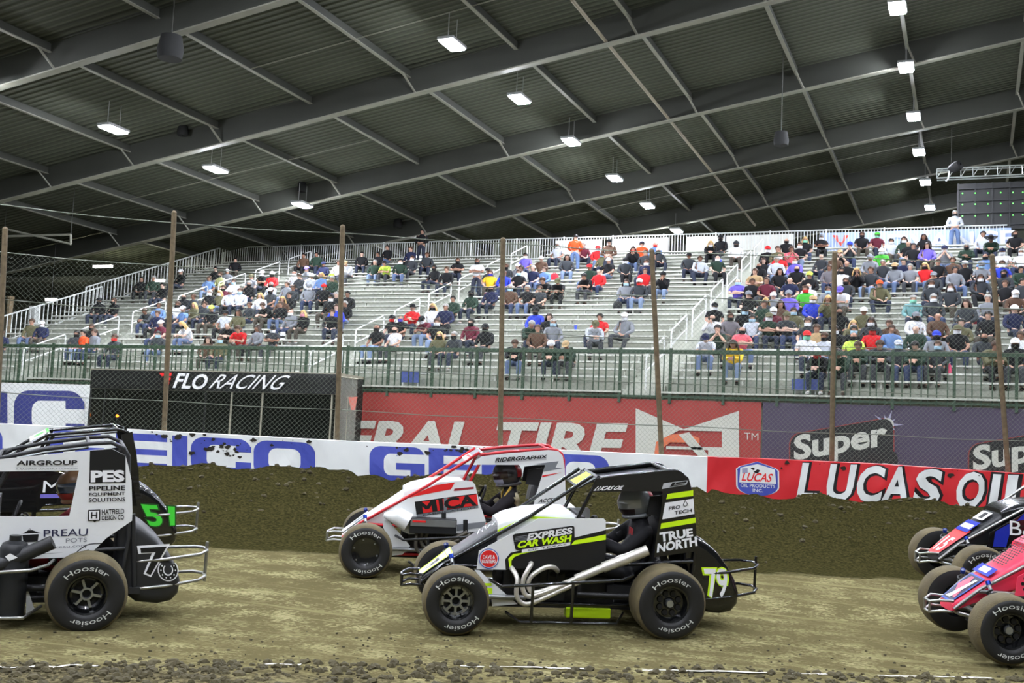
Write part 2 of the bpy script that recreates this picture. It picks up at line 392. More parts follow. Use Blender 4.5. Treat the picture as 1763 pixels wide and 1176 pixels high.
def barrier_banner(name, s0, s1, m, label, ragged=False):
    t = empty(name, label, 'banner', (*wall_at((s0+s1)/2), .3)); mb = MB(); nu = int((s1-s0)/.05)
    mb.grid(lambda u, v: sheet(s0+(s1-s0)*u, .55+(ztop(s0+(s1-s0)*u)+.01*mnoise.noise(Vector((u*60, 0, 0)))-.55)*v), nu, 24)
    mb.grid(lambda u, v: (*wall_at(s0+(s1-s0)*u, .045+wr(s0+(s1-s0)*u, ztop(s0+(s1-s0)*u))-.3*v), ztop(s0+(s1-s0)*u)+.012*math.sin(PI*v)), nu, 4)
    o = mb.build('cloth', m, t); o.matrix_parent_inverse = Matrix.Translation(-t.location); return t
def on_sheet(name, parent, quad, shapes, mats, L=.07, label=None):
    """quad: four corners as photo pixels (left-bottom, right-bottom, right-top, left-top) turned into (s,z) on the barrier"""
    q = [w_px(*p) for p in quad]; out = []
    wid = math.hypot(q[1][0]-q[0][0], q[1][1]-q[0][1]); hgt = abs(q[3][1]-q[0][1])
    for v, f, mi, lift in shapes:
        v2, f2 = refine([(a*wid, b*hgt) for a, b in v], f, L); out.append(([(a/wid, b/hgt) for a, b in v2], f2, mi, lift))
    def fr(a, b, n):
        s = (q[0][0]*(1-a)+q[1][0]*a)*(1-b)+(q[3][0]*(1-a)+q[2][0]*a)*b; z = (q[0][1]*(1-a)+q[1][1]*a)*(1-b)+(q[3][1]*(1-a)+q[2][1]*a)*b
        return sheet(s, z, .004+n)
    o = flat_decal(name, out, mats, fr, parent, label); o.matrix_parent_inverse = Matrix.Translation(-parent.location); return o
def rr(u0, v0, u1, v1, r, rv=None, corners=(1, 1, 1, 1)):
    rv = rv or r; p = []
    for k, (cx, cy, sx, sy) in enumerate([(u0, v0, 1, 1), (u1, v0, -1, 1), (u1, v1, -1, -1), (u0, v1, 1, -1)]):
        if not corners[k]: p.append((cx, cy)); continue
        a0 = [PI, 1.5*PI, 0, .5*PI][k]
        for i in range(7): a = a0+i*PI/12; p.append((cx+sx*r+r*math.cos(a), cy+sy*rv+rv*math.sin(a)))
    return p, [tuple(range(len(p)))]
BW = mat('white banner vinyl', (224, 227, 222), .45, noise=.05, nscale=2); BB = mat('blue banner print', (66, 78, 168), .5); BR = mat('red banner vinyl', (205, 42, 48), .4, noise=.06, nscale=2)
MUD = mat('mud splatter', (40, 35, 25), .95)
s_red = w_px(1217, 800)[0]
bw = barrier_banner('barrier_banner', WS[6], s_red, BW, 'long white banner with repeated blue block lettering draped over the barrier')
GL = {'G': [(rr(0, 0, 1, 1, .2, .3, (1, 0, 1, 1)), 0), (rr(.26, .2, 1.0, .8, .12, .2, (1, 0, 0, 1)), 1), (poly((.48, .2), (1, .2), (1, .55), (.48, .55)), 0), (poly((.48, .2), (.74, .2), (.74, .36), (.48, .36)), 1)],
      'E': [(poly((0, 0), (1, 0), (1, 1), (0, 1)), 0), (poly((.3, .58), (1, .58), (1, .8), (.3, .8)), 1), (poly((.3, .2), (1, .2), (1, .42), (.3, .42)), 1)],
      'I': [(poly((0, 0), (1, 0), (1, 1), (0, 1)), 0)],
      'C': [(rr(0, 0, 1, 1, .22, .32), 0), (rr(.26, .2, 1.0, .8, .12, .2, (1, 0, 0, 1)), 1), (poly((.74, .2), (1, .2), (1, .36), (.74, .36)), 0), (poly((.74, .64), (1, .64), (1, .8), (.74, .8)), 0)],
      'O': [(rr(0, 0, 1, 1, .22, .32), 0), (rr(.24, .2, .76, .8, .14, .2), 1)]}
def top_y(px): return float(np.interp(px, [a for a, b in TOP], [b for a, b in TOP]))
for ch, x0, x1 in [('G', -420, -330), ('E', -322, -240), ('I', -232, -206), ('C', -199, -105), ('O', -98, 5), ('G', 84, 180), ('E', 200, 288), ('I', 297, 323), ('C', 329, 433), ('O', 437, 543), ('G', 636, 731), ('E', 738, 823), ('I', 829, 855), ('C', 861, 945), ('O', 950, 1048)]:
    if x0 < -300: continue
    y0, y1 = top_y(x0)+6, top_y(x1)+6; h = 62
    on_sheet('lettering', bw, [(x0, y0+h), (x1, y1+h), (x1, y1), (x0, y0)], [(*sh, mi, .002*k) for k, (sh, mi) in enumerate(GL[ch])], [BB, BW], .09)
br_ = barrier_banner('barrier_banner', s_red, WS[-7], BR, 'red banner with slanted white lettering and a shield badge draped over the barrier')
for ch, x0, x1 in [('L', 1368, 1402), ('U', 1416, 1462), ('C', 1467, 1512), ('A', 1512, 1560), ('S', 1566, 1612), ('O', 1638, 1686), ('I', 1694, 1712), ('L', 1722, 1776)]:
    yt = top_y(x0)+4; yb = yt+64
    q = [(x0, yb), (x1, yb+1), (x1, yt+1), (x0, yt)]
    v, f, _ = text2d(ch, .03); v2, f2, _ = text2d(ch, .07)
    if ch == 'I': v = np.array(rect(.1, 0, .9, 1)[0]); f = rect(0, 0, 1, 1)[1]; v2 = np.array(rect(-.1, -.03, 1.1, 1.03)[0]); f2 = f
    sh = 13/(x1-x0)
    on_sheet('lettering', br_, q, [([((a-.5)*1.12+.5+sh*b+.06, (b-.5)*1.05+.5) for a, b in v2], f2, 0, 0), ([(a+sh*b, b) for a, b in v], f, 1, .003)], [MT['vblack'], BW], .08)
def shield(w): return poly(*[(.5, 1+.08*w)]+[(.5+.42*w, .9), (.5+.5*w, .82), (.5+.5*w, .3)]+[(.5+.5*w*math.cos(a), .3-.3*math.sin(a)) for a in np.linspace(0.2, PI-.2, 9)]+[(.5-.5*w, .3), (.5-.5*w, .82), (.5-.42*w, .9)])
on_sheet('badge', br_, [(1266, 852), (1340, 855), (1340, 801), (1266, 797)], [(*shield(1.0), 0, 0), (*shield(.93), 1, .003), (*poly((.07, .4), (.93, .4), (.9, .86), (.5, 1.0), (.1, .86)), 0, .006),
    (*fit('LUCAS', .02, (.12, .45, .8, .72), .25), 2, .009), (*fit('OIL PRODUCTS', .01, (.1, .26, .9, .37)), 0, .009), (*fit('INC.', .01, (.38, .12, .62, .22)), 0, .009),
    (*poly((.14, .68), (.27, .7), (.27, .86), (.14, .84)), 3, .009), (*poly((.4, .74), (.5, .84), (.56, .8), (.5, .7)), 4, .009)], [BW, BB, MT['vred'], mat('badge grey', (150, 150, 175), .5), MT['vblack']], .06)
# mud thrown on the banners
mb = MB(); rnd = random.Random(11)
for cx_, cy_, n_, sp in [(395, 775, 26, 16), (800, 772, 40, 20), (700, 770, 10, 25), (300, 748, 30, 60), (900, 775, 14, 30), (470, 756, 12, 50), (1420, 800, 10, 70), (1640, 815, 8, 60)]:
    for k in range(n_):
        s_, z_ = w_px(cx_+rnd.gauss(0, sp), cy_+rnd.gauss(0, 6)); 
        if z_ > ztop(s_)-.01: continue
        r = rnd.choice([.008, .012, .02, .03, .045]); pts = [sheet(s_+r*rnd.uniform(.6, 1.5)*math.cos(a), min(z_+r*rnd.uniform(.4, 1)*math.sin(a), ztop(s_)-.004), .012) for a in np.linspace(0, 2*PI, 8, endpoint=False)]
        mb.add(pts, [tuple(range(8))])
tag(mb.build('mud_splatter', MUD, smooth=0), 'dark mud splatters stuck on the banners of the barrier', 'mud')['kind'] = 'stuff'

# ------------------------------------------------------------------ catch fence on the barrier
cf = empty('catch_fence', 'tall wire catch fence with brown posts and cables on the barrier', 'fence', (*wall_at(WS[80], -.15), 1.5))
RUST = mat('rusty post', (112, 98, 74), .75, .2, noise=.3, nscale=14); WIRE = mat('galvanised wire', (112, 120, 104), .6, .3); CABLE = mat('cable', (118, 124, 110), .5, .4)
for tp, bp_ in [((9, 394), (-6, 735)), ((300, 366), (282, 748)), ((590, 390), (580, 763)), ((866, 412), (861, 775)), ((1122, 431), (1139, 787)), ((1437, 436), (1432, 800)), ((1708, 440), (1736, 816))]:
    a = depth(*tp, wdepth(tp[0])+.18); b = depth(*bp_, wdepth(bp_[0])+.18); b = a+(b-a)*1.12
    mb = MB(); mb.tube([b, a], .042, 10); mb.tube([a, a+(a-b)/np.linalg.norm(a-b)*.03], [.046, .02], 10); o = mb.build('post', RUST, cf); o.matrix_parent_inverse = Matrix.Translation(-cf.location)
S0, S1 = WS[9], WS[-14]
ztp = lambda s: float(np.interp(s, [w_px(p, 400)[0] for p in (0, 300, 590, 866, 1122, 1437, 1708)], [5.02, 4.98, 5.03, 5.03, 5.02, 5.06, 5.03]))
for k, zc in enumerate([None, 4.28, 3.55, 2.82, 2.12]):
    mb = MB(); mb.tube([(*wall_at(s, -.14), (ztp(s) if zc is None else zc)-(.02*math.sin(s*1.1)**2)) for s in np.linspace(S0, S1, 60)], .007 if k > 1 else .009, 5)
    o = mb.build('cable', CABLE, cf); o.matrix_parent_inverse = Matrix.Translation(-cf.location)
bay = [S0]+[w_px(p, 600)[0] for p in (2, 291, 585, 864, 1130, 1434, 1722)]+[S1]
for a, b in zip(bay[:-1], bay[1:]):
    mb = MB(); Z0, Z1 = 1.5, 4.27; stp = .078; H_ = Z1-Z0
    def wire(s0, sgn):
        lo, hi = (s0, s0+H_) if sgn > 0 else (s0, s0-H_)
        t0, t1 = 0., 1.
        for t in (0, 1): pass
        # clip to the bay
        def tt(s): return (s-lo)/(hi-lo)
        ta, tb = sorted((tt(a), tt(b))); t0 = max(0, ta); t1 = min(1, tb)
        if t1-t0 < .01: return
        n_ = max(2, int((t1-t0)*5)); pts = []
        for i in range(n_+1):
            t = t0+(t1-t0)*i/n_; s = lo+(hi-lo)*t; pts.append((*wall_at(s, -.13+.004*sgn), Z0+H_*t))
        mb.tube(pts, .0017, 3, cap=False)
    s = a-H_
    while s < b: wire(s, 1); s += stp
    s = a
    while s < b+H_: wire(s, -1); s += stp
    o = mb.build('chain_link_mesh', WIRE, cf, smooth=0); o.matrix_parent_inverse = Matrix.Translation(-cf.location)
# ------------------------------------------------------------------ roof
RZ = lambda X: 17.03+.165*X if X < 9 else 17.03+.165*(18-X)
ROOFM = bpy.data.materials.new('corrugated deck'); ROOFM.use_nodes = True
def _roofmat():
    nt = ROOFM.node_tree; b = nt.nodes['Principled BSDF']; L = nt.links.new
    g = nt.nodes.new('ShaderNodeNewGeometry'); sx = nt.nodes.new('ShaderNodeSeparateXYZ'); L(g.outputs['Position'], sx.inputs[0])
    m = nt.nodes.new('ShaderNodeMath'); m.operation = 'MULTIPLY'; m.inputs[1].default_value = 2*PI/.32; L(sx.outputs['Y'], m.inputs[0])
    s = nt.nodes.new('ShaderNodeMath'); s.operation = 'SINE'; L(m.outputs[0], s.inputs[0])
    r = nt.nodes.new('ShaderNodeMapRange'); r.inputs[1].default_value = .2; r.inputs[2].default_value = .9; r.inputs[3].default_value = 1.; r.inputs[4].default_value = 1.5; L(s.outputs[0], r.inputs[0])
    n = nt.nodes.new('ShaderNodeTexNoise'); n.inputs['Scale'].default_value = .6; n.inputs['Detail'].default_value = 6; L(g.outputs['Position'], n.inputs['Vector'])
    r2 = nt.nodes.new('ShaderNodeMapRange'); r2.inputs[3].default_value = .8; r2.inputs[4].default_value = 1.2; L(n.outputs['Fac'], r2.inputs[0])
    mm = nt.nodes.new('ShaderNodeMath'); mm.operation = 'MULTIPLY'; L(r.outputs[0], mm.inputs[0]); L(r2.outputs[0], mm.inputs[1])
    v = nt.nodes.new('ShaderNodeVectorMath'); v.operation = 'SCALE'; v.inputs[0].default_value = lin((72, 75, 64)); L(mm.outputs[0], v.inputs['Scale'])
    L(v.outputs[0], b.inputs['Base Color']); b.inputs['Roughness'].default_value = .85; b.inputs['Specular IOR Level'].default_value = .1
    bp = nt.nodes.new('ShaderNodeBump'); bp.inputs['Strength'].default_value = .9; bp.inputs['Distance'].default_value = .05; L(s.outputs[0], bp.inputs['Height']); L(bp.outputs[0], b.inputs['Normal'])
_roofmat()
RAFT = mat('dark rafter steel', (66, 68, 61), .7, noise=.12, nscale=.7); FLANGE = mat('pale flange steel', (140, 140, 126), .6, noise=.12, nscale=2)
YB = [18.2, 26.84, 35.43, 44.27, 53.05, 61.47, 70.4]; X0R, X1R = -52., 24.
mb = MB()
for xa, xb in ((X0R, 9.), (9., X1R)):
    for y0, y1 in [(-30, 20), (20, 40), (40, 60), (60, 82)]:
        q = [(x, y, RZ(x)+.98) for x, y in ((xa, y0), (xb, y0), (xb, y1), (xa, y1))]; mb.add(q+[(a, b, c+.15) for a, b, c in q], [(0, 3, 2, 1), (4, 5, 6, 7), (0, 1, 5, 4), (1, 2, 6, 5), (2, 3, 7, 6), (3, 0, 4, 7)])
CEIL = struct(mb.build('ceiling', ROOFM, smooth=0)); CEIL['label'] = 'dark corrugated roof deck sloping up to the right over the hall'
for Y in YB:
    mb = MB()
    for xa, xb in ((X0R, 9.), (9., X1R)):
        mb.bar((xa, Y, RZ(xa)+.48), (xb, Y, RZ(xb)+.48), .05, .92)
    o = mb.build('rafter', RAFT, CEIL, 0)
    mb = MB()
    for xa, xb in ((X0R, 9.), (9., X1R)):
        mb.bar((xa, Y, RZ(xa)+.02), (xb, Y, RZ(xb)+.02), .30, .045)
    mb.build('flange', FLANGE, o, 0)
PX = [-38.9, -34.85, -30.8, -26.72, -22.65, -18.65, -14.6, -10.6, -6.45, -2.4, 1.65, 5.7]
for ia in range(len(YB)-1):
    ya, yb = YB[ia], YB[ia+1]
    if ia == 0 and False: continue
    for X in PX:
        mb = MB(); z = RZ(X)+.82; mb.bar((X, ya+.03, z), (X, yb-.03, z), .07, .26); o = mb.build('purlin', RAFT, CEIL, 0)
        mb = MB(); mb.bar((X, ya+.03, z-.14), (X, yb-.03, z-.14), .14, .03); mb.build('flange', FLANGE, o, 0)
        if X not in (-22.65, -14.6):
            mb = MB(); mb.bar((X, yb-.55, z-.13), (X+.3, yb-.02, RZ(X)+.06), .07, .05); mb.build('brace', FLANGE, o, 0)
    mb = MB()
    if ia >= 1:
        for xa, xb in zip(PX[:-1], PX[1:]):
            if (ia+int(xa*3)) % 3 == 0: ym = ya+(yb-ya)*.55; mb.tube([(xa, ym, RZ(xa)+.72), (xb, ym, RZ(xb)+.72)], .022, 5)
        mb.build('bridging_rod', FLANGE, CEIL, 0)
a = hit(985, 0, np.array([-.165, 0, 1.]), 17.03+.1); b = hit(1300, 388, np.array([-.165, 0, 1.]), 17.03+.1)
mb = MB(); mb.tube([a, b], .06, 8); mb.build('conduit', mat('conduit', (140, 132, 112), .7), CEIL)
# ------------------------------------------------------------------ lamps
LENS = mat('lamp lens', (255, 255, 255), .4, emit=(238, 242, 255), estr=LAMP); HOUS = mat('lamp housing', (150, 152, 150), .5, .3)
HOUSD = mat('lamp dark housing', (60, 60, 58), .5, .3)
mb = MB(); mb.box((0, 0, .08), (.56, 1.06, .1)); mb.box((0, 0, .16), (.3, .6, .07)); lm_h = mb.mesh('housing', HOUS, 0, .02)
mb = MB(); mb.box((0, 0, 0), (.46, .95, .05)); lm_l = mb.mesh('lens', LENS, 0, .01)
mb = MB(); mb.tube([(0, -.3, .19), (0, -.3, .95)], .012, 5); mb.tube([(0, .3, .19), (0, .3, .95)], .012, 5); lm_r = mb.mesh('hanger', HOUS)
def lamp(X, Y, label):
    t = empty('high_bay_light', label, 'ceiling light', (X, Y, RZ(X)-.3), 'high-bay lights under the roof')
    for n, me in (('housing', lm_h), ('lens', lm_l), ('hanger', lm_r)):
        o = bpy.data.objects.new(n, me); COL.objects.link(o); o.parent = t
LAMPS = {'leftmost row of ceiling lamps': [(195, 224), (371, 293), (520, 354)], 'middle row of ceiling lamps': [(778, 78), (894, 172), (983, 245), (1058, 308), (1115, 355), (1165, 398)],
         'rightmost row of ceiling lamps': [(1545, 15), (1560, 117), (1573, 202), (1582, 263), (1593, 315), (1601, 358)]}
ORD = ['nearest', 'second nearest', 'third nearest', 'fourth nearest', 'fifth nearest', 'farthest']
for row, pts in LAMPS.items():
    for k, p in enumerate(pts):
        q = hit(*p, np.array([-.165, 0, 1.]), 17.03-.3); nm = ORD[k] if not (k == len(pts)-1) else 'farthest'
        lamp(q[0], q[1], f'bright white high-bay lamp, {nm} of the {row}')
for X, ys in ((-28.4, (-10, -4.4, 1.6, 7.6, 13.6, 19.6, 25.7, 56.4, 62.5, 68.6)), (-15.6, (68.9, 75, -16, -10, -4.4, 1.6, 7.6, 13.6, 19.6, 25.7)), (-2.43, (75., -22, -16, -10, -4.4, 1.6, 7.6, 13.6, 19.6, 25.7, 31.7)), (10.7, (-22, -16, -10, -4.4, 1.6, 7.6, 13.6, 19.6, 25.7, 32, 38, 44, 56, 68))):  # unseen rows above; those behind and beside the camera added to light car sides
    for Y in ys: lamp(X, Y, 'unseen high-bay lamp extending the rows above and behind the photographer' if Y < 32 else ('bright white high-bay lamp far back under the roof behind the top of the stand' if X < 0 else 'unseen high-bay lamp added right of the view'))
# loudspeakers hung from the rafters
SPK = mat('speaker cloth', (24, 25, 24), .8)
for (px, py, Y, lab, r) in [(294, 80, 26.5, 'large round black loudspeaker hanging below the nearest visible rafter', .38), (315, 224, 35.1, 'black ceiling loudspeaker beside the lamp at upper left', .22), (520, 322, 44, 'black ceiling loudspeaker on the third rafter, above the farthest left lamp', .22), (685, 384, 52.6, 'black ceiling loudspeaker on the rafter above the top of the stand', .25), (1345, 238, 42, 'dark ceiling speaker on the rafter right of the long conduit', .28)]:
    p = atY(px, py, Y); t = empty('loudspeaker', lab, 'speaker', p)
    mb = MB(); mb.lathe([(.02, -.3*r/.3), (r*.9, -.3*r/.3), (r, -.1), (r*.8, .25*r/.3), (.05, .3*r/.3)], (0, 0, 0), (0, 0, 1), 20); mb.build('cabinet', SPK, t)
    mb = MB(); mb.tube([(0, 0, .2), (0, 0, RZ(p[0])+.9-p[2])], .02, 6); mb.build('bracket', RAFT, t)

# ------------------------------------------------------------------ grandstand
YF, ZF, RUN, RISE, NR = 31.2, 3.42, .74, .275, 27
SLOPE = RISE/RUN
AL = mat('weathered aluminium plank', (214, 216, 206), .55, .1, noise=.14, nscale=2.5); AL2 = mat('worn tread plank', (184, 187, 174), .6, .1, noise=.2, nscale=3)
RISER = mat('riser board', (146, 149, 136), .7, noise=.15, nscale=3)
CONC = mat('grandstand concrete', (150, 150, 128), .85, noise=.2, nscale=3)
BLOCKS = [(-37.2, -31.75, 'far left block'), (-30.55, -20.0, 'left block'), (-18.85, -9.1, 'middle block'), (-7.95, 4.6, 'right block')]
def rowY(r): return YF+RUN*r
def rowZ(r): return ZF+RISE*r
for xa, xb, nm in BLOCKS:
    t = empty('bleacher', f'stepped aluminium bleacher seating, {nm} of the grandstand', 'bleacher', ((xa+xb)/2, YF, ZF)); W_ = xb-xa
    mbs = MB(); mbs.box((0, 0, 0), (W_, .26, .045)); 
    for k in range(int(W_/1.8)+1): mbs.box((-W_/2+.3+k*1.8 if k < int(W_/1.8) else W_/2-.3, .02, -.2), (.05, .08, .38))
    ms = mbs.mesh('seat_plank', AL, 0)
    mbf = MB(); mbf.box((0, 0, -.025), (W_, .52, .05)); mf = mbf.mesh('foot_board', AL2, 0)
    mbr = MB(); mbr.box((0, 0, 0), (W_, .03, .2)); mr = mbr.mesh('riser', RISER, 0)
    for r in range(NR):
        y = rowY(r)-YF; z = rowZ(r)-ZF
        for n_, me, dy, dz in (('foot_board', mf, -.12, 0), ('seat_plank', ms, .24, .42), ('riser', mr, .2, .14)):
            o = bpy.data.objects.new(n_, me); COL.objects.link(o); o.parent = t; o.location = (0, y+dy, z+dz)
    mb = MB(); mb.box((0, NR*RUN+.55, NR*RISE-.05), (W_, 1.7, .08)); mb.build('top_walkway', AL2, t, 0)
# filled concrete ramp under the seats, so nothing is seen through
mb = MB(); prof = [(30.95, 3.18), (30.95, 3.36), (31.0, 3.36), (31.0, 3.05), (YF+NR*RUN, ZF+NR*RISE-.4), (52.4, ZF+NR*RISE-.4), (52.4, 0), (31.0, 0), (31.0, 3.18)]
mb.prism(prof, lambda u, v, n: (4.8+n, u, v), 42.1); o = struct(mb.build('wall_stand', CONC, smooth=0)); o['label'] = 'concrete base and ramp under the grandstand'
for X, nm in ((-31.15, 'left aisle'), (-19.42, 'middle aisle'), (-8.52, 'right aisle')):
    t = empty('aisle_stair', f'aluminium steps climbing the {nm} of the grandstand', 'stairs', (X, YF, ZF))
    mb = MB(); mb.box((0, 0, -.1), (1.12, .40, .2)); m1 = mb.mesh('step', AL2, 0)
    for r in range(NR):
        for h in (0, .5):
            o = bpy.data.objects.new('step', m1); COL.objects.link(o); o.parent = t; o.location = (0, (r+h)*RUN-.1, (r+h)*RISE+.05)
# handrails in the aisles
HR = mat('white handrail', (222, 224, 220), .35, .2)
mb = MB()
def hrail(L=1.95):
    a0, a1 = np.array([0, 0, 1.02]), np.array([0, L, 1.02+L*SLOPE]); m0, m1 = np.array([0, 0, .55]), np.array([0, L, .55+L*SLOPE])
    parts = {}
    for nm, pts in (('post', [(0, 0, 0), (0, 0, .94), (0, .06, 1.03)]), ('post', [(0, L, L*SLOPE-.0), (0, L, L*SLOPE+.94), (0, L-.06, L*SLOPE+1.0)]), ('top_rail', [(0, .06, 1.03), (0, L-.06, 1.0+L*SLOPE)]), ('mid_rail', [m0, m1])):
        mb = MB(); mb.tube(pts, .026, 8); parts.setdefault(nm, []).append(mb.mesh(nm, HR))
    return parts
HP = hrail(); nth = ['lowest', 'second', 'third', 'fourth', 'fifth', 'sixth', 'topmost']
for X, nm in ((-31.15, 'left'), (-19.42, 'middle'), (-8.52, 'right')):
    for k in range(7):
        y = 31.3+2.72*k if k else 31.25
        t = empty('handrail', f'white tubular handrail in the {nm} aisle of the stand, {nth[k]} from the bottom', 'handrail', (X, y, ZF+(y-YF)*SLOPE), 'aisle handrails')
        for n_, ms_ in HP.items():
            for me in ms_: o = bpy.data.objects.new(n_, me); COL.objects.link(o); o.parent = t
# green front guard rail, section by section
GRN = mat('dark green paint', (42, 66, 44), .5, noise=.1); ZR0, ZR1 = 3.2, 4.58
SEC = 2.9; ns = 13; xs0 = -32.4
mb = MB(); mb.box((0, 0, -.06), (SEC, .07, .11)); m_top = mb.mesh('top_rail', GRN, 0, .01)
mb = MB(); mb.box((0, 0, 0), (SEC, .05, .06)); m_bot = mb.mesh('bottom_rail', GRN, 0)
mb = MB(); mb.box((0, 0, .74), (.075, .075, 1.52)); m_post = mb.mesh('post', GRN, 0)
mb = MB(); mb.box((0, 0, .62), (.03, .03, 1.24)); m_pick = mb.mesh('picket', GRN, 0)
places = ['leftmost section', 'second section from the left', 'third section from the left', 'fourth section from the left', 'fifth section from the left', 'sixth section from the left', 'seventh section from the left', 'eighth section from the left', 'ninth section from the left', 'tenth section from the left', 'eleventh section from the left', 'twelfth section from the left', 'rightmost section']
for k in range(ns):
    x = xs0+SEC*(k+.5); t = empty('guard_rail', f'dark green picket guard rail along the front of the stand, {places[k]}', 'guard rail', (x, 31.0-.12, ZR0-.08), 'green guard rail sections')
    for n_, me, pos in [('top_rail', m_top, (0, 0, ZR1-ZR0+.08)), ('bottom_rail', m_bot, (0, 0, .16)), ('post', m_post, (-SEC/2+.04, 0, 0)), ('post', m_post, (0.02, 0, 0))]+[('picket', m_pick, (-SEC/2+.04+SEC*(i/14)+(.05 if i % 3 == 1 else 0), .0, .08)) for i in range(1, 14) if i != 7]:
        o = bpy.data.objects.new(n_, me); COL.objects.link(o); o.parent = t; o.location = pos
# concrete kerb strip below the rail, banners on the stand front
def flat_frame(o0, U, V, N): 
    o0, U, V, N = [np.array(q, float) for q in (o0, U, V, N)]; return lambda u, v, n: o0+U*u+V*v+N*n
def stand_banner(name, x0, x1, z0, z1, m, label, Y=30.9):
    t = empty(name, label, 'banner', ((x0+x1)/2, Y, z0)); mb = MB()
    mb.grid(lambda u, v: (x0+(x1-x0)*u-(x0+x1)/2, .012*mnoise.noise(Vector((u*(x1-x0)*.9, v*2, x0))), (z1-z0)*v), int((x1-x0)*5), 12)
    mb.grid(lambda u, v: (x0+(x1-x0)*u-(x0+x1)/2, .03, (z1-z0)*v), 2, 2); mb.build('cloth', m, t)
    return t
def on_banner(t, name, Y, pts, shapes, mats, label=None):
    """pts: three corners as photo pixels: left-bottom, right-bottom, left-top"""
    a, b, c = [atY(*p, Y)-np.array(t.location) for p in pts]; fr = flat_frame(a, b-a, c-a, (0, -1, 0)); return flat_decal(name, shapes, mats, lambda u, v, n: fr(u, v, n+.03), t, label)
GB = mat('faded red banner', (150, 50, 43), .6, noise=.06, nscale=1.5); PB = mat('dark purple banner', (64, 54, 74), .6, noise=.08, nscale=1.5); BNW = mat('grey-white print', (186, 187, 174), .6); ORG = mat('orange print', (205, 105, 66), .6)
rb = stand_banner('stand_banner', -18.4, -5.24, 1.0, 3.2, GB, 'faded red banner with large white italic lettering and an angular emblem below the rail')
on_banner(rb, 'lettering', 30.9, [(396, 784), (1092, 801), (396, 721)], [(*fit('GENERAL TIRE', .035, (.0, 0, .965, 1), .028), 0, 0)], [BNW])
on_banner(rb, 'emblem', 30.9, [(1095, 785), (1275, 790), (1095, 703)], [(*poly((0, 0), (0, 1), (.47, .58), (.99, .97), (.99, 0), (.7, 0), (.7, .22), (.83, .22), (.83, .55), (.42, .55), (.26, .36), (.26, 0)), 0, 0), (*poly((.18, 0), (.2, .3), (.34, .46), (.5, .5), (.62, .4), (.62, .3), (.34, .3), (.26, .16), (.26, 0)), 1, .006), (*poly((.42, .46), (.52, .52), (.72, 0), (.62, 0)), 0, .01), (*poly((.3, .22), (.72, .22), (.72, .16), (.3, .16)), 0, .01)], [BNW, ORG])
on_banner(rb, 'lettering', 30.9, [(1282, 757), (1306, 758), (1282, 745)], [(*fit('TM', 0, (0, 0, 1, 1)), 0, 0)], [BNW])
pb = stand_banner('stand_banner', -5.2, 4.4, 1.0, 3.2, PB, 'dark purple banner with white outlined lettering and a starburst below the rail')
for dx in (0, 308):
    ol = mat('red outline print', (120, 48, 44), .6)
    q = [(1364+dx, 800), (1536+dx, 758), (1364+dx, 752)]; 
    q = [(1367+dx, 806), (1528+dx, 780), (1367+dx, 749)] if not dx else [(1675, 824), (1840, 798), (1675, 767)]
    on_banner(pb, 'lettering', 30.9, q, [([(a*1.13-.055+.0, b*1.32-.27) for a, b in rr(0, 0, 1, 1, .1, .25)[0]], rr(0, 0, 1, 1, .1, .25)[1], 2, 0), ([(a*1.1-.04, b*1.25-.23) for a, b in rr(0, 0, 1, 1, .1, .25)[0]], rr(0, 0, 1, 1, .1, .25)[1], 1, .004), (*fit('Super', .035, (0, 0, 1, .98)), 0, .008)], [BNW, MT['vblack'], ol])
    q2 = [(1372+dx, 844), (1536+dx, 826), (1372+dx, 802)] if not dx else [(1680, 862), (1844, 846), (1680, 820)]
    on_banner(pb, 'lettering', 30.9, q2, [([(a*1.1-.04, b*1.4-.2) for a, b in rr(0, 0, 1, 1, .1, .25)[0]], rr(0, 0, 1, 1, .1, .25)[1], 1, .002), (*fit('Clean', .035, (0, 0, 1, 1)), 0, .008)], [BNW, MT['vblack']])
sp = []
for i in range(20): a = 2*PI*i/20; r_ = (1 if i % 4 == 0 else .62) if i % 2 == 0 else .3; sp.append((.5+.5*r_*math.cos(a), .5+.5*r_*math.sin(a)))
on_banner(pb, 'starburst', 30.9, [(1500, 757), (1556, 759), (1500, 703)], [(*poly(*sp), 0, .002), (*disc((.5, .5), .2), 1, .003)], [mat('lilac print', (150, 150, 172), .6), BNW])
lb = stand_banner('stand_banner', -36.5, -26.9, 1.0, 3.2, BW, 'white banner with huge blue block letters left of the booth', 30.6)
for ch, x0, x1 in [('I', -40, 14), ('C', 25, 147), ('E', -210, -60)]:
    on_banner(lb, 'lettering', 30.6, [(x0, 758), (x1, 762), (x0, 672)], [(*sh, mi, .003*k) for k, (sh, mi) in enumerate(GL[ch])], [mat('dark blue print', (52, 58, 120), .6), BW])

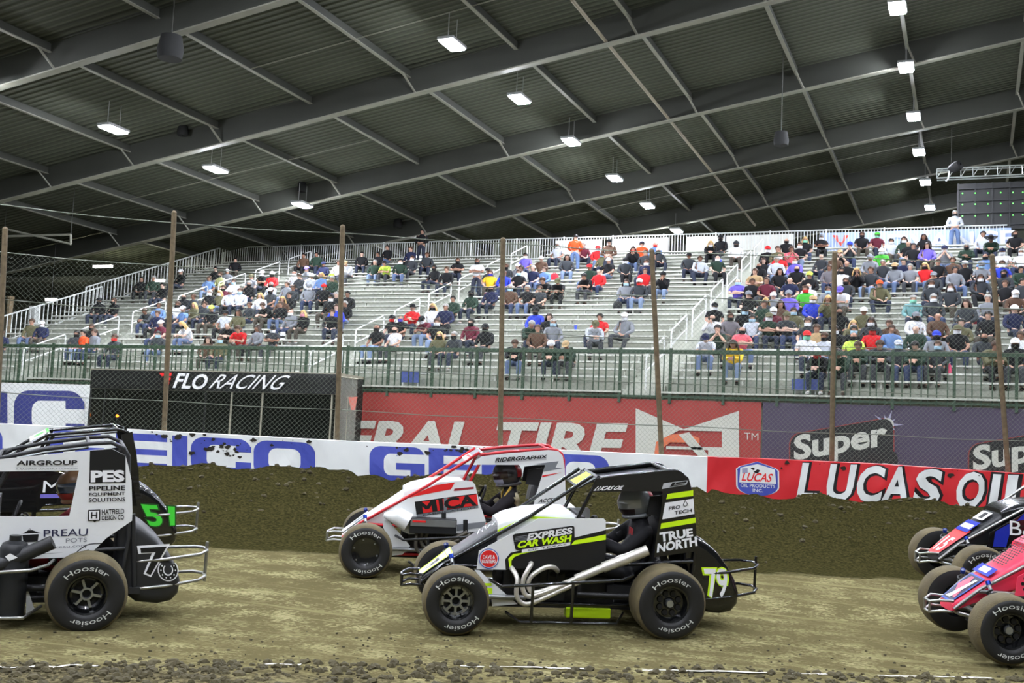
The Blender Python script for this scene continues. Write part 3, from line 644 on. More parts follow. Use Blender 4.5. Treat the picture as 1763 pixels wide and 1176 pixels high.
# ------------------------------------------------------------------ glazed booth with its black sign
bt = empty('track_booth', 'black glazed booth with a white lettered black sign in front of the stand', 'booth', (-21.9, 29.6, 0))
BOOTHX0, BOOTHX1, BY = -26.45, -17.3, 29.5
FRM = mat('booth frame', (165, 160, 140), .5, .3); BLK = mat('booth black cloth', (22, 23, 21), .55); INT = mat('booth interior', (30, 30, 27), .8)
def loc_b(p): return np.array(p)-np.array((-21.9, 29.6, 0))
mb = MB(); mb.box(loc_b(((BOOTHX0+BOOTHX1)/2, BY+1.35, .6)), (BOOTHX1-BOOTHX0, .1, 6.2-.2)); mb.build('back_wall', INT, bt, 0)
mb = MB(); mb.box(loc_b(((BOOTHX0+BOOTHX1)/2, BY+.7, 3.62)), (BOOTHX1-BOOTHX0+.1, 1.5, .08)); mb.build('roof', FRM, bt, 0)
mb = MB(); mb.box(loc_b(((BOOTHX0+BOOTHX1)/2, BY+.7, .45)), (BOOTHX1-BOOTHX0, 1.4, .9)); mb.build('base', INT, bt, 0)
for x in (BOOTHX0, BOOTHX1): mb = MB(); mb.box(loc_b((x, BY+.7, 1.8)), (.08, 1.4, 3.6)); mb.build('side_wall', BLK, bt, 0)
mb = MB(); W_ = BOOTHX1-BOOTHX0; mb.grid(lambda u, v: loc_b((BOOTHX0+W_*u, BY-.06-.02*mnoise.noise(Vector((u*9, v*2, 2)))-.015*mnoise.noise(Vector((u*22+v*6, v*3, 2))), 3.03+.6*v)), 80, 8)
mb.build('sign_cloth', mat('black sign vinyl', (24, 25, 24), .35), bt)
GLS = bpy.data.materials.new('booth glass'); GLS.use_nodes = True
_b = GLS.node_tree.nodes['Principled BSDF']; _b.inputs['Transmission Weight'].default_value = 1; _b.inputs['Roughness'].default_value = .02; _b.inputs['Base Color'].default_value = (.75, .8, .78, 1); _b.inputs['IOR'].default_value = 1.45
xw = [BOOTHX0+.04]+[atY(px, 720, BY)[0] for px in (178, 352, 397, 450, 570)]+[BOOTHX1-.04]
for a, b in zip(xw[:-1], xw[1:]): mb = MB(); mb.box(loc_b(((a+b)/2, BY, 1.97)), (b-a-.05, .012, 2.1)); mb.build('window_pane', GLS, bt, 0)
for x in xw: mb = MB(); mb.box(loc_b((x, BY, 1.97)), (.045, .06, 2.12)); mb.build('mullion', FRM if x > xw[2] else BLK, bt, 0)
for z in (3.05, .93): mb = MB(); mb.box(loc_b(((BOOTHX0+BOOTHX1)/2, BY, z)), (W_, .06, .05)); mb.build('frame_rail', FRM, bt, 0)
def on_booth(px3, shapes, mats, name='lettering'):
    a, b, c = [loc_b(atY(*p, BY-.13)) for p in px3]; fr = flat_frame(a, b-a, c-a, (0, -1, 0)); return flat_decal(name, shapes, mats, fr, bt)
on_booth([(297, 668), (352, 671), (297, 641.5)], [(*fit('FLO', .025, (0, 0, 1, 1), .18), 0, 0)], [MT['vwhite']])
on_booth([(359, 668.5), (480, 671), (359, 644)], [(*fit('RACING', 0, (0, 0, 1, 1), .18), 0, 0)], [MT['vwhite']])
on_booth([(275, 662), (297, 662), (275, 642)], [(*poly((-.05, 1), (.95, 1), (.9, .72), (.15, .72)), 0, 0), (*poly((.42, .6), (.88, .6), (.82, .36), (.48, .36)), 0, 0), (*poly((.48, .24), (.78, .24), (.72, 0), (.42, 0)), 0, 0)], [MT['vred']], 'logo')
# people and an amber light inside the booth
mb = MB(); mb.ball((0, 0, 0), .05, 10, 8); AMB = mat('amber lens', (255, 150, 40), .4, emit=(255, 120, 30), estr=6)
t = empty('amber_lamp', 'small amber lamp glowing inside the left end of the booth', 'lamp', atY(202, 716, BY+.6)); mb.build('bulb', AMB, t); mb = MB(); mb.tube([(0, 0, 0), (0, 0, -.9)], .02, 6); mb.build('stem', BLK, t)
# clear plastic curtain with orange netting right of the booth
CLR = bpy.data.materials.new('clear plastic'); CLR.use_nodes = True; _b = CLR.node_tree.nodes['Principled BSDF']; _b.inputs['Alpha'].default_value = .28; _b.inputs['Base Color'].default_value = (.6, .6, .5, 1); _b.inputs['Roughness'].default_value = .2
t = empty('plastic_curtain', 'clear plastic curtain hanging at the right end of the booth', 'curtain', (-16.95, 29.45, 1.)); mb = MB(); mb.grid(lambda u, v: (-.33+.62*u, .05*math.sin(u*22)+.02*math.sin(u*47), 2.55*v), 60, 4); mb.build('sheet', CLR, t)
mb = MB(); mb.tube([(-.36, 0, 2.57), (.32, 0, 2.5)], .02, 6); mb.build('rail', FRM, t)
t = empty('flag', 'small orange pennant hanging behind the clear plastic curtain', 'flag', atY(607, 690, 29.7)); mb = MB(); mb.prism([(-.14, .1), (.16, .12), (.1, -.28), (-.02, -.3)], lambda u, v, n: (u, n, v), .012); mb.build('cloth', mat('orange cloth', (222, 72, 50), .6), t); mb = MB(); mb.tube([(-.16, 0, .12), (-.16, 0, -t.location.z)], .012, 6); mb.build('stick', FRM, t)

# ------------------------------------------------------------------ fence along the top of the stand
WF = mat('white picket paint', (214, 218, 214), .4, .1); ZB0, ZB1, YBK = 10.92, 11.99, 51.62
PSEC = 2.45
mb = MB(); mb.tube([(-PSEC/2, 0, 0), (PSEC/2, 0, 0)], .028, 6); m_rt = mb.mesh('top_rail', WF)
mb = MB(); mb.tube([(-PSEC/2, 0, 0), (PSEC/2, 0, 0)], .02, 6); m_rb = mb.mesh('bottom_rail', WF)
mb = MB(); mb.box((0, 0, (ZB1-ZB0)/2), (.06, .06, ZB1-ZB0+.1)); m_rp = mb.mesh('post', WF, 0)
mb = MB(); mb.box((0, 0, (ZB1-ZB0)/2+.03), (.026, .02, ZB1-ZB0-.06)); m_pk = mb.mesh('picket', WF, 0)
def picket_panel(t, L=PSEC, n=17):
    for n_, me, pos in [('top_rail', m_rt, (0, 0, ZB1-ZB0)), ('bottom_rail', m_rb, (0, 0, .1)), ('post', m_rp, (-PSEC/2, 0, 0))]+[('picket', m_pk, (-PSEC/2+PSEC*i/(n+1), 0, 0)) for i in range(1, n+1)]:
        o = bpy.data.objects.new(n_, me); COL.objects.link(o); o.parent = t; o.location = pos
word = ['first', 'second', 'third', 'fourth', 'fifth', 'sixth', 'seventh', 'eighth', 'ninth', 'tenth', 'eleventh', 'twelfth', 'thirteenth', 'fourteenth', 'fifteenth', 'sixteenth', 'seventeenth', 'eighteenth', 'nineteenth', 'twentieth',
        'twenty-first', 'twenty-second', 'twenty-third', 'twenty-fourth', 'twenty-fifth', 'twenty-sixth', 'twenty-seventh']
for k in range(17):
    x = 1.25-PSEC*(k+.5)
    if k < 16 or True:
        t = empty('picket_fence', f'white picket fence panel along the top of the stand, {word[k]} from the right end', 'fence', (x, YBK, ZB0), 'white picket fence panels'); picket_panel(t)
# side guards stepping down the left edge of the stand
for (ya, yb, x, h, lab, n_) in [(41.1, 51.5, -37.6, 1.12, 'upper white picket guard sloping down the left edge of the stand', 46), (31.6, 41.0, -36.6, 1.15, 'lower white picket guard sloping down the left edge of the stand', 40)]:
    t = empty('side_guard', lab, 'fence', (x, ya, ZF+(ya-YF)*SLOPE)); L = yb-ya; ht = h-.0
    for n2, z in (('top_rail', ht), ('bottom_rail', .12)): mb = MB(); mb.tube([(0, 0, z), (0, L, z+L*SLOPE)], .034 if z > .5 else .025, 6); mb.build(n2, WF, t)
    me = None
    for i in range(n_):
        y = L*i/(n_-1); big = i % 8 == 0
        mb = MB(); wd = .09 if big else .03; mb.box((0, 0, ht/2+.02), (.03, wd, ht-.02)); o = bpy.data.objects.new('post' if big else 'picket', mb.mesh('picket', WF, 0)); COL.objects.link(o); o.parent = t; o.location = (0, y, y*SLOPE)
# white sheets and the pale blue banner behind the fence
SHEET = mat('white ribbed sheet', (226, 226, 218), .7, noise=.05, nscale=3)
SHEET_SHADE = mat('shade-tinted white sheet', (118, 122, 106), .8, noise=.12, nscale=3)  # shade put into the colour of the left-hand white sheets
def ribbed(x0, x1, z0, z1, Y, m, label, name='privacy_sheet', cat='sheet'):
    t = empty(name, label, cat, ((x0+x1)/2, Y, z0)); n = max(6, int((x1-x0)*12)); mb = MB()
    mb.grid(lambda u, v: ((x1-x0)*(u-.5), .025*math.sin(u*(x1-x0)*9)*(1-.3*v), (z1-z0)*v), n, 3); mb.grid(lambda u, v: ((x1-x0)*(u-.5), .06, (z1-z0)*v), 2, 2); mb.build('panel', m, t); return t
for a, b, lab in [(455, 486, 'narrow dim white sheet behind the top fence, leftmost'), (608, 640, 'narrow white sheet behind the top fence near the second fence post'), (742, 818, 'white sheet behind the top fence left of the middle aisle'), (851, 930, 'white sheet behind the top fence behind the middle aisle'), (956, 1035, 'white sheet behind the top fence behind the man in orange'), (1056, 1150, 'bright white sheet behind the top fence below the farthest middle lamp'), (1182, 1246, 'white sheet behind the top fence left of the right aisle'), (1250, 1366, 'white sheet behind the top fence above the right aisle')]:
    p0, p1 = atY(a, 420, YBK+.3), atY(b, 420, YBK+.3); ribbed(p0[0], p1[0], 10.9, 11.93, YBK+.3, SHEET_SHADE if a < 900 else SHEET, lab.replace('white', 'shade-toned white') if a < 900 else lab)
p0, p1 = atY(1412, 400, YBK+.3), atY(1741, 400, YBK+.3)
abm = mat('pale blue banner', (168, 188, 228), .6, noise=.05)
ab = ribbed(p0[0], p1[0], 10.86, 11.93, YBK+.3, abm, 'pale blue banner with white letters and an orange-red chevron behind the top fence', 'top_banner', 'banner')
def on_ab(px3, shapes, mats, name):
    a, b, c = [atY(*p, YBK+.24)-np.array(ab.location) for p in px3]; fr = flat_frame(a, b-a, c-a, (0, -1, 0)); flat_decal(name, shapes, mats, fr, ab)
on_ab([(1433, 424), (1462, 424), (1433, 405)], [(*poly((0, 1), (.3, 1), (.36, .5), (.5, .35), (.64, .5), (.7, 1), (1, 1), (.5, 0)), 0, 0)], [mat('chevron print', (226, 84, 66), .6)], 'chevron')
on_ab([(1490, 432), (1748, 424), (1490, 405)], [(*fit('ADVANCE', .02, (0, 0, 1, 1)), 0, 0)], [MT['vwhite']], 'lettering')

# ------------------------------------------------------------------ back and side walls, under-roof background
DK = mat('dark hall wall', (98, 100, 88), .9, noise=.2, nscale=.4)
mb = MB(); mb.box((-14, 80.5, 9), (80, .4, 18.5)); o = struct(mb.build('wall_back', DK, smooth=0)); o['label'] = 'dark rear wall of the hall'
mb = MB(); mb.box((-51.5, 33, 6), (.4, 95, 12.5)); o = struct(mb.build('wall_left', DK, smooth=0)); o['label'] = 'dark left wall of the hall'
mb = MB(); mb.box((-14, 33, -.1), (78, 96, .06)); o = struct(mb.build('floor_concourse', mat('hall floor', (92, 88, 74), .9, noise=.2, nscale=.5), smooth=0)); o['label'] = 'hall floor beyond the track'
# low soffit at the left end, with its tubes of light and the white pillar
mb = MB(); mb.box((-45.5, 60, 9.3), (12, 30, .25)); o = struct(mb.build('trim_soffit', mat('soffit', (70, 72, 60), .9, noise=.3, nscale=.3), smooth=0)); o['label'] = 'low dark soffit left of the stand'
STRIP = mat('strip lens', (255, 255, 255), .4, emit=(250, 248, 225), estr=140)
for (px, py, Y, L, lab) in [(177, 459, 46.5, 1.15, 'bright strip light under the low soffit at far left'), (149, 483, 52, 1.6, 'dim yellow strip light under the soffit beside the stand'), (88, 516, 44, .65, 'small bright strip light left of the white pillar'), (274, 483, 49.5, .7, 'small bright strip light behind the pickets at the top left of the stand')]:
    p = atY(px, py, Y); t = empty('strip_light', lab, 'ceiling light', p); m = STRIP if 'dim' not in lab else mat('dim strip lens', (255, 230, 120), .4, emit=(255, 220, 110), estr=1.6)
    mb = MB(); mb.box((0, 0, 0), (L, .12, .1 if 'dim' not in lab else .05)); mb.build('lens', m, t, 0); mb = MB(); mb.box((0, 0, .1), (L+.08, .18, .08)); mb.build('housing', HOUSD, t, 0)
    mb = MB(); mb.tube([(0, 0, .13), (0, 0, max(.3, RZ(p[0])+1.0-p[2]))], .015, 5); mb.build('hanger', HOUSD, t)
PIL = mat('white pillar paint', (214, 218, 212), .6, noise=.08)
p = atY(60, 530, 40); t = empty('pillar', 'white square pillar standing left of the stand', 'pillar', (p[0], 40, 0)); mb = MB(); mb.box((0, 0, 3.6), (.34, .34, 7.2)); mb.build('shaft', PIL, t, 0); mb = MB(); mb.box((0, 0, .15), (.5, .5, .3)); mb.build('foot', PIL, t, 0)
t = empty('wall_panel', 'pale lit panel behind the lower side guard at far left', 'panel', (-42.6, 46, 3)); mb = MB(); mb.box((0, 0, 1.6), (4.2, .12, 3.4)); mb.build('sheet', mat('pale panel', (196, 198, 184), .8, noise=.15), t, 0); mb = MB(); mb.box((0, -.08, 1.6), (.08, .05, 3.4)); mb.build('batten', PIL, t, 0)
p = atY(18, 520, 36); t = empty('utility_pole', 'thin brown pole standing before the pale panel at far left', 'pole', (p[0], 36, 0)); mb = MB(); mb.tube([(0, 0, 0), (0, 0, 7.0)], .12, 10); mb.build('shaft', RUST, t); mb = MB(); mb.tube([(0, 0, 6.95), (0, 0, 7.05)], .15, 10); mb.build('cap', RUST, t)
# steel frame of a lifted sign at far left
t = empty('pipe_frame', 'thin steel pipe frame hanging under the roof at far left', 'frame', atY(62, 410, 38)); mb = MB()
pp = [atY(a, b, 38)-np.array(t.location) for a, b in ((8, 394), (122, 420), (122, 404), (8, 407))]
for a, b in ((0, 1), (1, 2), (2, 3), (3, 0)): mb.tube([pp[a], pp[b]], .05, 6)
mb.build('pipe', FLANGE, t); mb = MB(); mb.tube([pp[0], pp[0]+np.array([0, 0, 3.2])], .015, 5); mb.tube([pp[2], pp[2]+np.array([0, 0, 3.2])], .015, 5); mb.build('hanger', RAFT, t)
# ------------------------------------------------------------------ screen and truss at the right
t = empty('led_screen', 'back of a large black video screen dotted with green pilot lights at right', 'screen', (1.4, 54, 12.3)); mb = MB(); mb.box((0, .3, 1.05), (4.3, .5, 2.1)); mb.build('cabinet', mat('screen cabinet', (22, 24, 24), .5, noise=.3, nscale=2), t, 0)
for i in range(7): mb = MB(); mb.box((-2.1+i*.7, .0, 1.05), (.05, .1, 2.1)); mb.build('upright', MT['carbon'], t, 0)
for j in range(4): mb = MB(); mb.box((0, .0, .2+j*.55), (4.3, .08, .05)); mb.build('crossbar', MT['carbon'], t, 0)
GLED = mat('green pilot lamp', (120, 255, 120), .4, emit=(130, 255, 110), estr=1.5)
mb = MB(); mb.ball((0, 0, 0), .032, 8, 6); gl = mb.mesh('pilot_lamp', GLED)
for py in (333, 352, 372):
    for px in (1657, 1679, 1701, 1723, 1744, 1761):
        o = bpy.data.objects.new('pilot_lamp', gl); COL.objects.link(o); o.parent = t; o.location = tuple(atY(px, py-(px-1657)*.02, 53.95)-np.array(t.location))
TR = mat('bright truss', (190, 195, 190), .35, .7)
t = empty('truss', 'aluminium lighting truss above the video screen', 'truss', (1., 54, 14.65)); mb = MB()
for z in (0, .42):
    for y in (-.2, .2): mb.tube([(-2.6, y, z), (3.5, y, z)], .035, 6)
mb.build('chord', TR, t)
mb = MB()
for i in range(13):
    x = -2.6+i*.5; mb.tube([(x, -.2, 0), (x, -.2, .42)], .022, 6); mb.tube([(x, -.2, 0), (x+.25, -.2, .42)], .02, 6)
mb.build('web', TR, t)
for x in (-2.0, 2.4): mb = MB(); mb.tube([(x, 0, .42), (x, 0, 2.4)], .02, 6); mb.build('hanger', RAFT, t)
t = empty('spotlight', 'black and white lamp fixture clamped on the left end of the truss', 'lamp', atY(1645, 288, 53.8)); mb = MB(); mb.lathe([(.05, -.3), (.2, -.25), (.24, .1), (.2, .25), (.05, .28)], (0, 0, 0), (.7, -.5, .3), 14); mb.build('head', MT['dull'], t); mb = MB(); mb.tube([(-.25, 0, -.1), (-.3, 0, -.5), (-.4, 0, -.62)], .04, 6); mb.build('yoke', MT['vwhite'], t)
# small things left on the seats
def seat_pt(px, py): return hit(px, py, np.array([0, -SLOPE, 1.]), ZF+.45-SLOPE*(YF+.24))
def snap(p): r = int(round((p[1]-YF-.24)/RUN)); return np.array([p[0], rowY(r)+.24, rowZ(r)+.445])
for px, py, c, lab in [(997, 558, (70, 90, 220), 'blue paper cup standing alone on an empty seat row in the middle block'), (437, 564, (205, 30, 40), 'red paper cup on an empty seat row in the left block'), (1243, 446, (80, 100, 225), 'blue paper cup in front of the man in the black cap at top'), (1635, 632, (225, 70, 110), 'pink bottle on the lowest seats at right'), (832, 508, (190, 40, 70), 'dark pink cup beside the man in the white scarf'), (797, 540, (225, 226, 220), 'white paper cup on the seats at the middle aisle')]:
    p = snap(seat_pt(px, py+5)); t = empty('cup' if 'cup' in lab else 'bottle', lab, 'cup' if 'cup' in lab else 'bottle', p)
    mb = MB(); mb.lathe([(.001, 0), (.04, 0), (.055, .16), (.001, .16)] if 'cup' in lab else [(.001, 0), (.05, 0), (.05, .2), (.02, .25), (.02, .28), (.001, .28)], (0, 0, 0), (0, 0, 1), 14); m = mat('cup', c, .5); mb.build('body', m, t)
    mb = MB(); mb.lathe([(.058, .155), (.06, .17), (.001, .172)] if 'cup' in lab else [(.024, .27), (.024, .3), (.001, .3)], (0, 0, 0), (0, 0, 1), 14); mb.build('lid', MT['vwhite'], t)
SGB = mat('blue sign face', (66, 82, 148), .5, noise=.1)
for (x0, x1, y0, y1, lab) in [(688, 722, 639, 658, 'small blue notice board on the lowest seats left of centre'), (1363, 1408, 653, 672, 'small blue notice board on the lowest seats at right')]:
    a = atY(x0, y1, 31.05); b = atY(x1, y0, 31.05); t = empty('notice_board', lab, 'sign', ((a[0]+b[0])/2, 31.08, a[2])); mb = MB(); mb.box((0, 0, (b[2]-a[2])/2), (b[0]-a[0], .03, b[2]-a[2])); mb.build('face', SGB, t, 0)
    for sx in (-1, 1): mb = MB(); mb.box((sx*(b[0]-a[0])*.4, .05, (b[2]-a[2])/2-.15), (.03, .03, b[2]-a[2]+.1)); mb.build('leg', WF, t, 0)
# ------------------------------------------------------------------ midget race cars
class CarFrame:
    def __init__(s, x, y, z, yaw, roll, name, label):
        h = np.array([math.cos(yaw), math.sin(yaw), 0]); l = np.array([-h[1], h[0], 0]); u = np.array([0, 0, 1.]); r = math.radians(roll)
        s.h, s.l, s.u, s.O = h, l*math.cos(r)-u*math.sin(r), u*math.cos(r)+l*math.sin(r), np.array([x, y, z], float)
        s.root = empty(name, label, 'race car', (x, y, z))
        R = Matrix.Identity(3)
        for i in range(3): R[i][0] = s.h[i]; R[i][1] = s.l[i]; R[i][2] = s.u[i]
        s.root.rotation_mode = 'QUATERNION'; s.root.rotation_quaternion = R.to_quaternion()
    def loc(s, px, py, y):
        q = hit(px, py, s.l, np.dot(s.l, s.O)+y); d = q-s.O; return np.array([np.dot(d, s.h), y, np.dot(d, s.u)])
    def world(s, p): return s.O+p[0]*s.h+p[1]*s.l+p[2]*s.u
def Z(ox, oy, sc): return lambda *p: [(ox+a/sc, oy+b/sc) for a, b in p]
def side_poly(c, pxs, y):      # photo outline -> (x,z) on the plane y of the car
    return [tuple(c.loc(*p, y)[[0, 2]]) for p in pxs]
def side_fr(y): return lambda u, v, n: (u, y+n, v)
def panel(c, name, pxs, m, y=.345, th=.008, label=None, mirror=False):
    mb = MB(); ps = pxs if isinstance(pxs[0][0], (list, tuple)) else [pxs]
    for q in ps: mb.prism(side_poly(c, q, y), side_fr(y), th)
    o = mb.build(name, m, c.root, 0, .0, label)
    if mirror:
        o2 = MB()
        for q in ps: o2.prism(side_poly(c, q, y), lambda u, v, n: (u, -y-n, v), th)
        o2.build(name, m, c.root, 0)
    return o
def decal(c, parent, name, y, q, shapes, mats, label=None):
    """q: left-bottom, right-bottom, left-top (and right-top) as photo pixels"""
    P = [c.loc(*p, y) for p in q]
    if len(P) == 3: P.append(P[1]+P[2]-P[0])
    def fr(u, v, n): p = (P[0]*(1-u)+P[1]*u)*(1-v)+(P[2]*(1-u)+P[3]*u)*v; return (p[0], y+.0025+n, p[2])
    return flat_decal(name, shapes, mats, fr, parent, label)
def dpoly(c, parent, name, y, pxs, m, lift=0.):
    v = side_poly(c, pxs, y); return flat_decal(name, [(v, [tuple(range(len(v)))], 0, lift)], [m], lambda a, b, n: (a, y+.0025+n, b), parent)
def wheel(c, x, yo, r, w, sgn=1, style='spoke8', rr=.15, rimm=None, letters=True, spin=0., steer=0.):
    """yo: y of the outer face; sgn=+1 for the side turned to the stands' opposite (left side of the car)"""
    ax = np.array([0, sgn, 0.])
    hold = bpy.data.objects.new('wheel', None)
    mb = MB(); rim = rimm or MT['black']; dp = -.085
    prof = [(rr+.004, -.006), (rr-.012, -.012), (rr-.018, -.05), (rr-.03, dp), (rr-.05, dp-.01)]
    mb.lathe(prof, (0, 0, 0), ax, 36)
    mb.lathe([(rr-.018, -w*.5), (rr, -w+.02), (rr+.012, -w+.01)], (0, 0, 0), ax, 36)
    mats = [rim, MT['dull'], MT['alu']]
    if style.startswith('spoke'):
        n = int(style[5:]); mb.lathe([(.0, dp-.03), (.11, dp-.03), (rr-.03, dp-.025)], (0, 0, 0), ax, 32, 1); mb.lathe([(.035, dp-.02), (.05, dp+.02), (.05, dp+.028), (.036, dp+.028), (.03, dp)], (0, 0, 0), ax, 24, 2)
        for i in range(n):
            a = 2*PI*i/n+spin; d = np.array([math.cos(a), 0, math.sin(a)]); t = np.array([-d[2], 0, d[0]])
            mb.box(d*.078+ax*(dp+.005), (.075, .02, .018), [d, t, ax], 2); 
            if n == 8: mb.box(d*.11+ax*(dp+.003), (.018, .075, .016), [d, t, ax], 2)
    elif style == 'holes':
        mb.lathe([(.0, dp), (.045, dp+.03), (.05, dp), (rr-.03, dp)], (0, 0, 0), ax, 32)
        mb.lathe([(.001, dp+.045), (.03, dp+.045), (.034, dp+.02)], (0, 0, 0), ax, 20, 2)
        for i in range(8):
            a = 2*PI*i/8+spin+.2; p = np.array([math.cos(a)*.086, 0, math.sin(a)*.086])
            mb.lathe([(.027, dp+.012), (.03, dp+.004), (.022, dp+.002)], p, ax, 14, 0); mb.lathe([(.001, dp+.006), (.023, dp+.006)], p, ax, 14, 1)
    else:
        mb.lathe([(.001, -.03), (.06, -.03), (.11, -.022), (rr-.01, -.012)], (0, 0, 0), ax, 36)
        for i in range(6): a = 2*PI*i/6+spin; mb.lathe([(.001, -.005), (.007, -.006), (.009, -.016)], (math.cos(a)*(rr-.02), 0, math.sin(a)*(rr-.02)), ax, 8, 2)
    o = mb.build('wheel', mats, c.root, 40); o.location = (x, yo, r); o.rotation_euler = (0, 0, steer)
    mb = MB()
    prof = [(rr, -.01), (rr+.006, .004), (rr+.03, .012), (r-.055, .018), (r-.025, .008), (r-.008, -.012), (r, -.04), (r+.002, -w*.5), (r, -w+.04), (r-.012, -w+.012), (r-.06, -w), (rr, -w+.01)]
    mb.lathe(prof, (0, 0, 0), ax, 56, [1, 1, 1, 1, 0, 0, 0, 0, 0, 1, 1])
    t = mb.build('tire', [MT['tire'], MT['sidewall']], o, 50)
    if letters:
        for a0, a1 in ((-54, 40), (122, 206)):
            v, f, _ = text2d('Hoosier', .0); v2, f2 = refine([(a*.3, b*.05) for a, b in v], f, .04)
            def fr(u, q, n, a0=a0, a1=a1): 
                ph = math.radians(a0+(a1-a0)*u/.3)+spin*.3; ro = (rr+.042)+(q/.05)*min(.042, r-rr-.09); yy = .021 if ro < r-.05 else .016
                return (-ro*math.sin(ph)*sgn, sgn*(yy+n), ro*math.cos(ph))
            flat_decal('lettering', [(v2, f2, 0, .001)], [MT['letter']], fr, o)
    return o
def tubes(c, name, lines, r, m, n=8, parent=None):
    mb = MB()
    for l in lines: mb.tube(l, r, n)
    return mb.build(name, m, parent or c.root, 50)
def mir(l): return [(a, -b, d) for a, b, d in l]
def shock(c, a, b, cap):
    a = np.array(a); b = np.array(b); d = (b-a)/np.linalg.norm(b-a); mb = MB(); mb.tube([a, b], .016, 8); o = mb.build('shock_absorber', MT['alu'], c.root)
    L = np.linalg.norm(b-a); ref = np.cross(d, (1, 0, 0)); ref /= np.linalg.norm(ref); r2 = np.cross(d, ref); pts = [a+d*L*(.15+.6*t)+.038*(math.cos(t*44)*ref+math.sin(t*44)*r2) for t in np.linspace(0, 1, 60)]
    mb = MB(); mb.tube(pts, .010, 5); mb.build('spring', MT['dull'], o); mb = MB(); mb.tube([a+d*L*.9, a+d*L*1.0], .022, 10); mb.build('adjuster', cap, o)
def car(spec):
    c = CarFrame(*spec['pose'], 'race_car', spec['label']); fm = spec['frame']; bodym = spec['body']; T = .017
    hw = .30
    down = [(.66, hw, 1.335), (1.21, .285, .945), (1.9, .2, .51), (2.09, .165, .335)]
    roof = [(.66, hw, 1.335), (.28, .31, 1.385), (-.03, .315, 1.43), (-.13, .315, 1.405), (-.19, .315, 1.31), (-.225, .32, 1.18), (-.30, .325, .72), (-.26, .325, .30)]
    if 'roofpx' in spec:                                          # roof rail and down tube read off the photograph
        roof = [tuple(c.loc(*p, .31)) for p in spec['roofpx']]+[(-.30, .325, .72), (-.26, .325, .30)]
    low = [(2.05, .16, .30), (1.5, .29, .20), (-.28, .325, .22)]
    mid = [(1.9, .2, .5), (1.45, .315, .505), (.5, .33, .56), (-.28, .325, .62)]
    up = [(.60, .305, 1.335), (.78, .32, .95), (.74, .325, .56)]
    lines = []
    for l in (down, roof, low, mid, up): lines += [l, mir(l)]
    lines += [[(a, b*s, d) for s in (1, -1)] for a, b, d in (roof[0], roof[2], roof[4], roof[-1], low[0], low[1], (.78, .32, .95), (-.28, .325, .62))]
    lines += [[(roof[2][0], .31, roof[2][2]), (-.75, .12, .55)], [(roof[2][0], -.31, roof[2][2]), (-.75, -.12, .55)]] if spec.get('backstay') else []
    tubes(c, 'roll_cage', lines, T, fm)
    # nose, cowl
    def ring(x, hw_, zt, zb, rd=.35):
        p = []
        for i in range(20):
            a = 2*PI*i/20; cs, sn = math.cos(a), math.sin(a); ex = .3
            p.append((x, hw_*math.copysign(abs(cs)**ex, cs), (zt+zb)/2+(zt-zb)/2*math.copysign(abs(sn)**ex, sn)))
        return p
    mb = MB(); mb.loft([ring(2.10, .135, .37, .30), ring(2.0, .15, .45, .34), ring(1.83, .18, .585, .42), ring(1.6, .20, .75, .5), ring(1.36, .235, .925, .6)]); o = mb.build('nose', spec['nose'], c.root, 40)
    if spec.get('nosetip') is not None:
        # number panel lying on the front of the nose
        N0 = np.array([2.10, 0, .378]); N1 = np.array([1.83, 0, .592])
        def nfr(u, v, n): 
            p = N0*(1-v)+N1*v; w_ = .115*(1-v)+.155*v; d = np.array([.6, 0, .8]); q = p+d*(.004+n); return (q[0], (.5-u)*-2*w_, q[2])
        nf = nfr
        for nm, sh, ms in spec['nosetip']: flat_decal(nm, sh, ms, nf, o)
    cz = spec.get('cowl_top', 1.01)
    mb = MB(); mb.loft([ring(1.46, .225, .895, .6), ring(1.38, .238, .94, .6), ring(1.2, .262, cz-.02, .6), ring(1.0, .285, cz, .6), ring(.83, .30, cz, .6), ring(.72, .31, cz-.07, .6)]); o = mb.build('cowl', spec['cowl'], c.root, 40)
    for s in (1, -1) if spec.get('cowl_stripe') else ():
        mb = MB(); mb.loft([[(x, s*(y-.0), z+dz) for y, dz in ((hw_, 0), (hw_+.004, .0), (hw_+.004, .022), (hw_, .022))] for x, hw_, z, y in [(a, b, d, b) for a, b, d in ((1.46, .228, .80), (1.2, .268, .935), (.73, .312, .935))]]); mb.build('stripe', spec['cowl_stripe'], o, 0)
    # roof plate, visor
    mb = MB(); mb.loft([[(x, y, z-.03+dz) for y, dz in ((.29, 0), (-.29, 0), (-.29, -.012), (.29, -.012))] for x, z in [(roof[0][0]-.02, roof[0][2])]+[(q[0], q[2]) for q in roof[1:3]]]); mb.build('roof_plate', spec.get('roof', MT['carbon']), c.root, 0)
    vz0 = np.array([roof[0][0]-.03, 0, roof[0][2]+.01]); vz1 = np.array([roof[0][0]+.15, 0, roof[0][2]-.1]); d = vz1-vz0; nrm = np.array([-d[2], 0, d[0]]); nrm = nrm/np.linalg.norm(nrm); nrm = nrm if nrm[0] > 0 else -nrm
    mb = MB(); mb.loft([[tuple(p+np.array([0, y, 0])+nrm*dz) for y, dz in ((.30, .022), (-.30, .022), (-.30, .01), (.30, .01))] for p in (vz0, vz1)]); o = mb.build('visor', spec['visor'], c.root, 0)
    for nm, sh, ms in spec.get('visor_decal', []): flat_decal(nm, sh, ms, lambda u, v, n: tuple(vz1*(1-v)+vz0*v+np.array([0, .26*(2*u-1), 0])+nrm*(.026+n)), o)
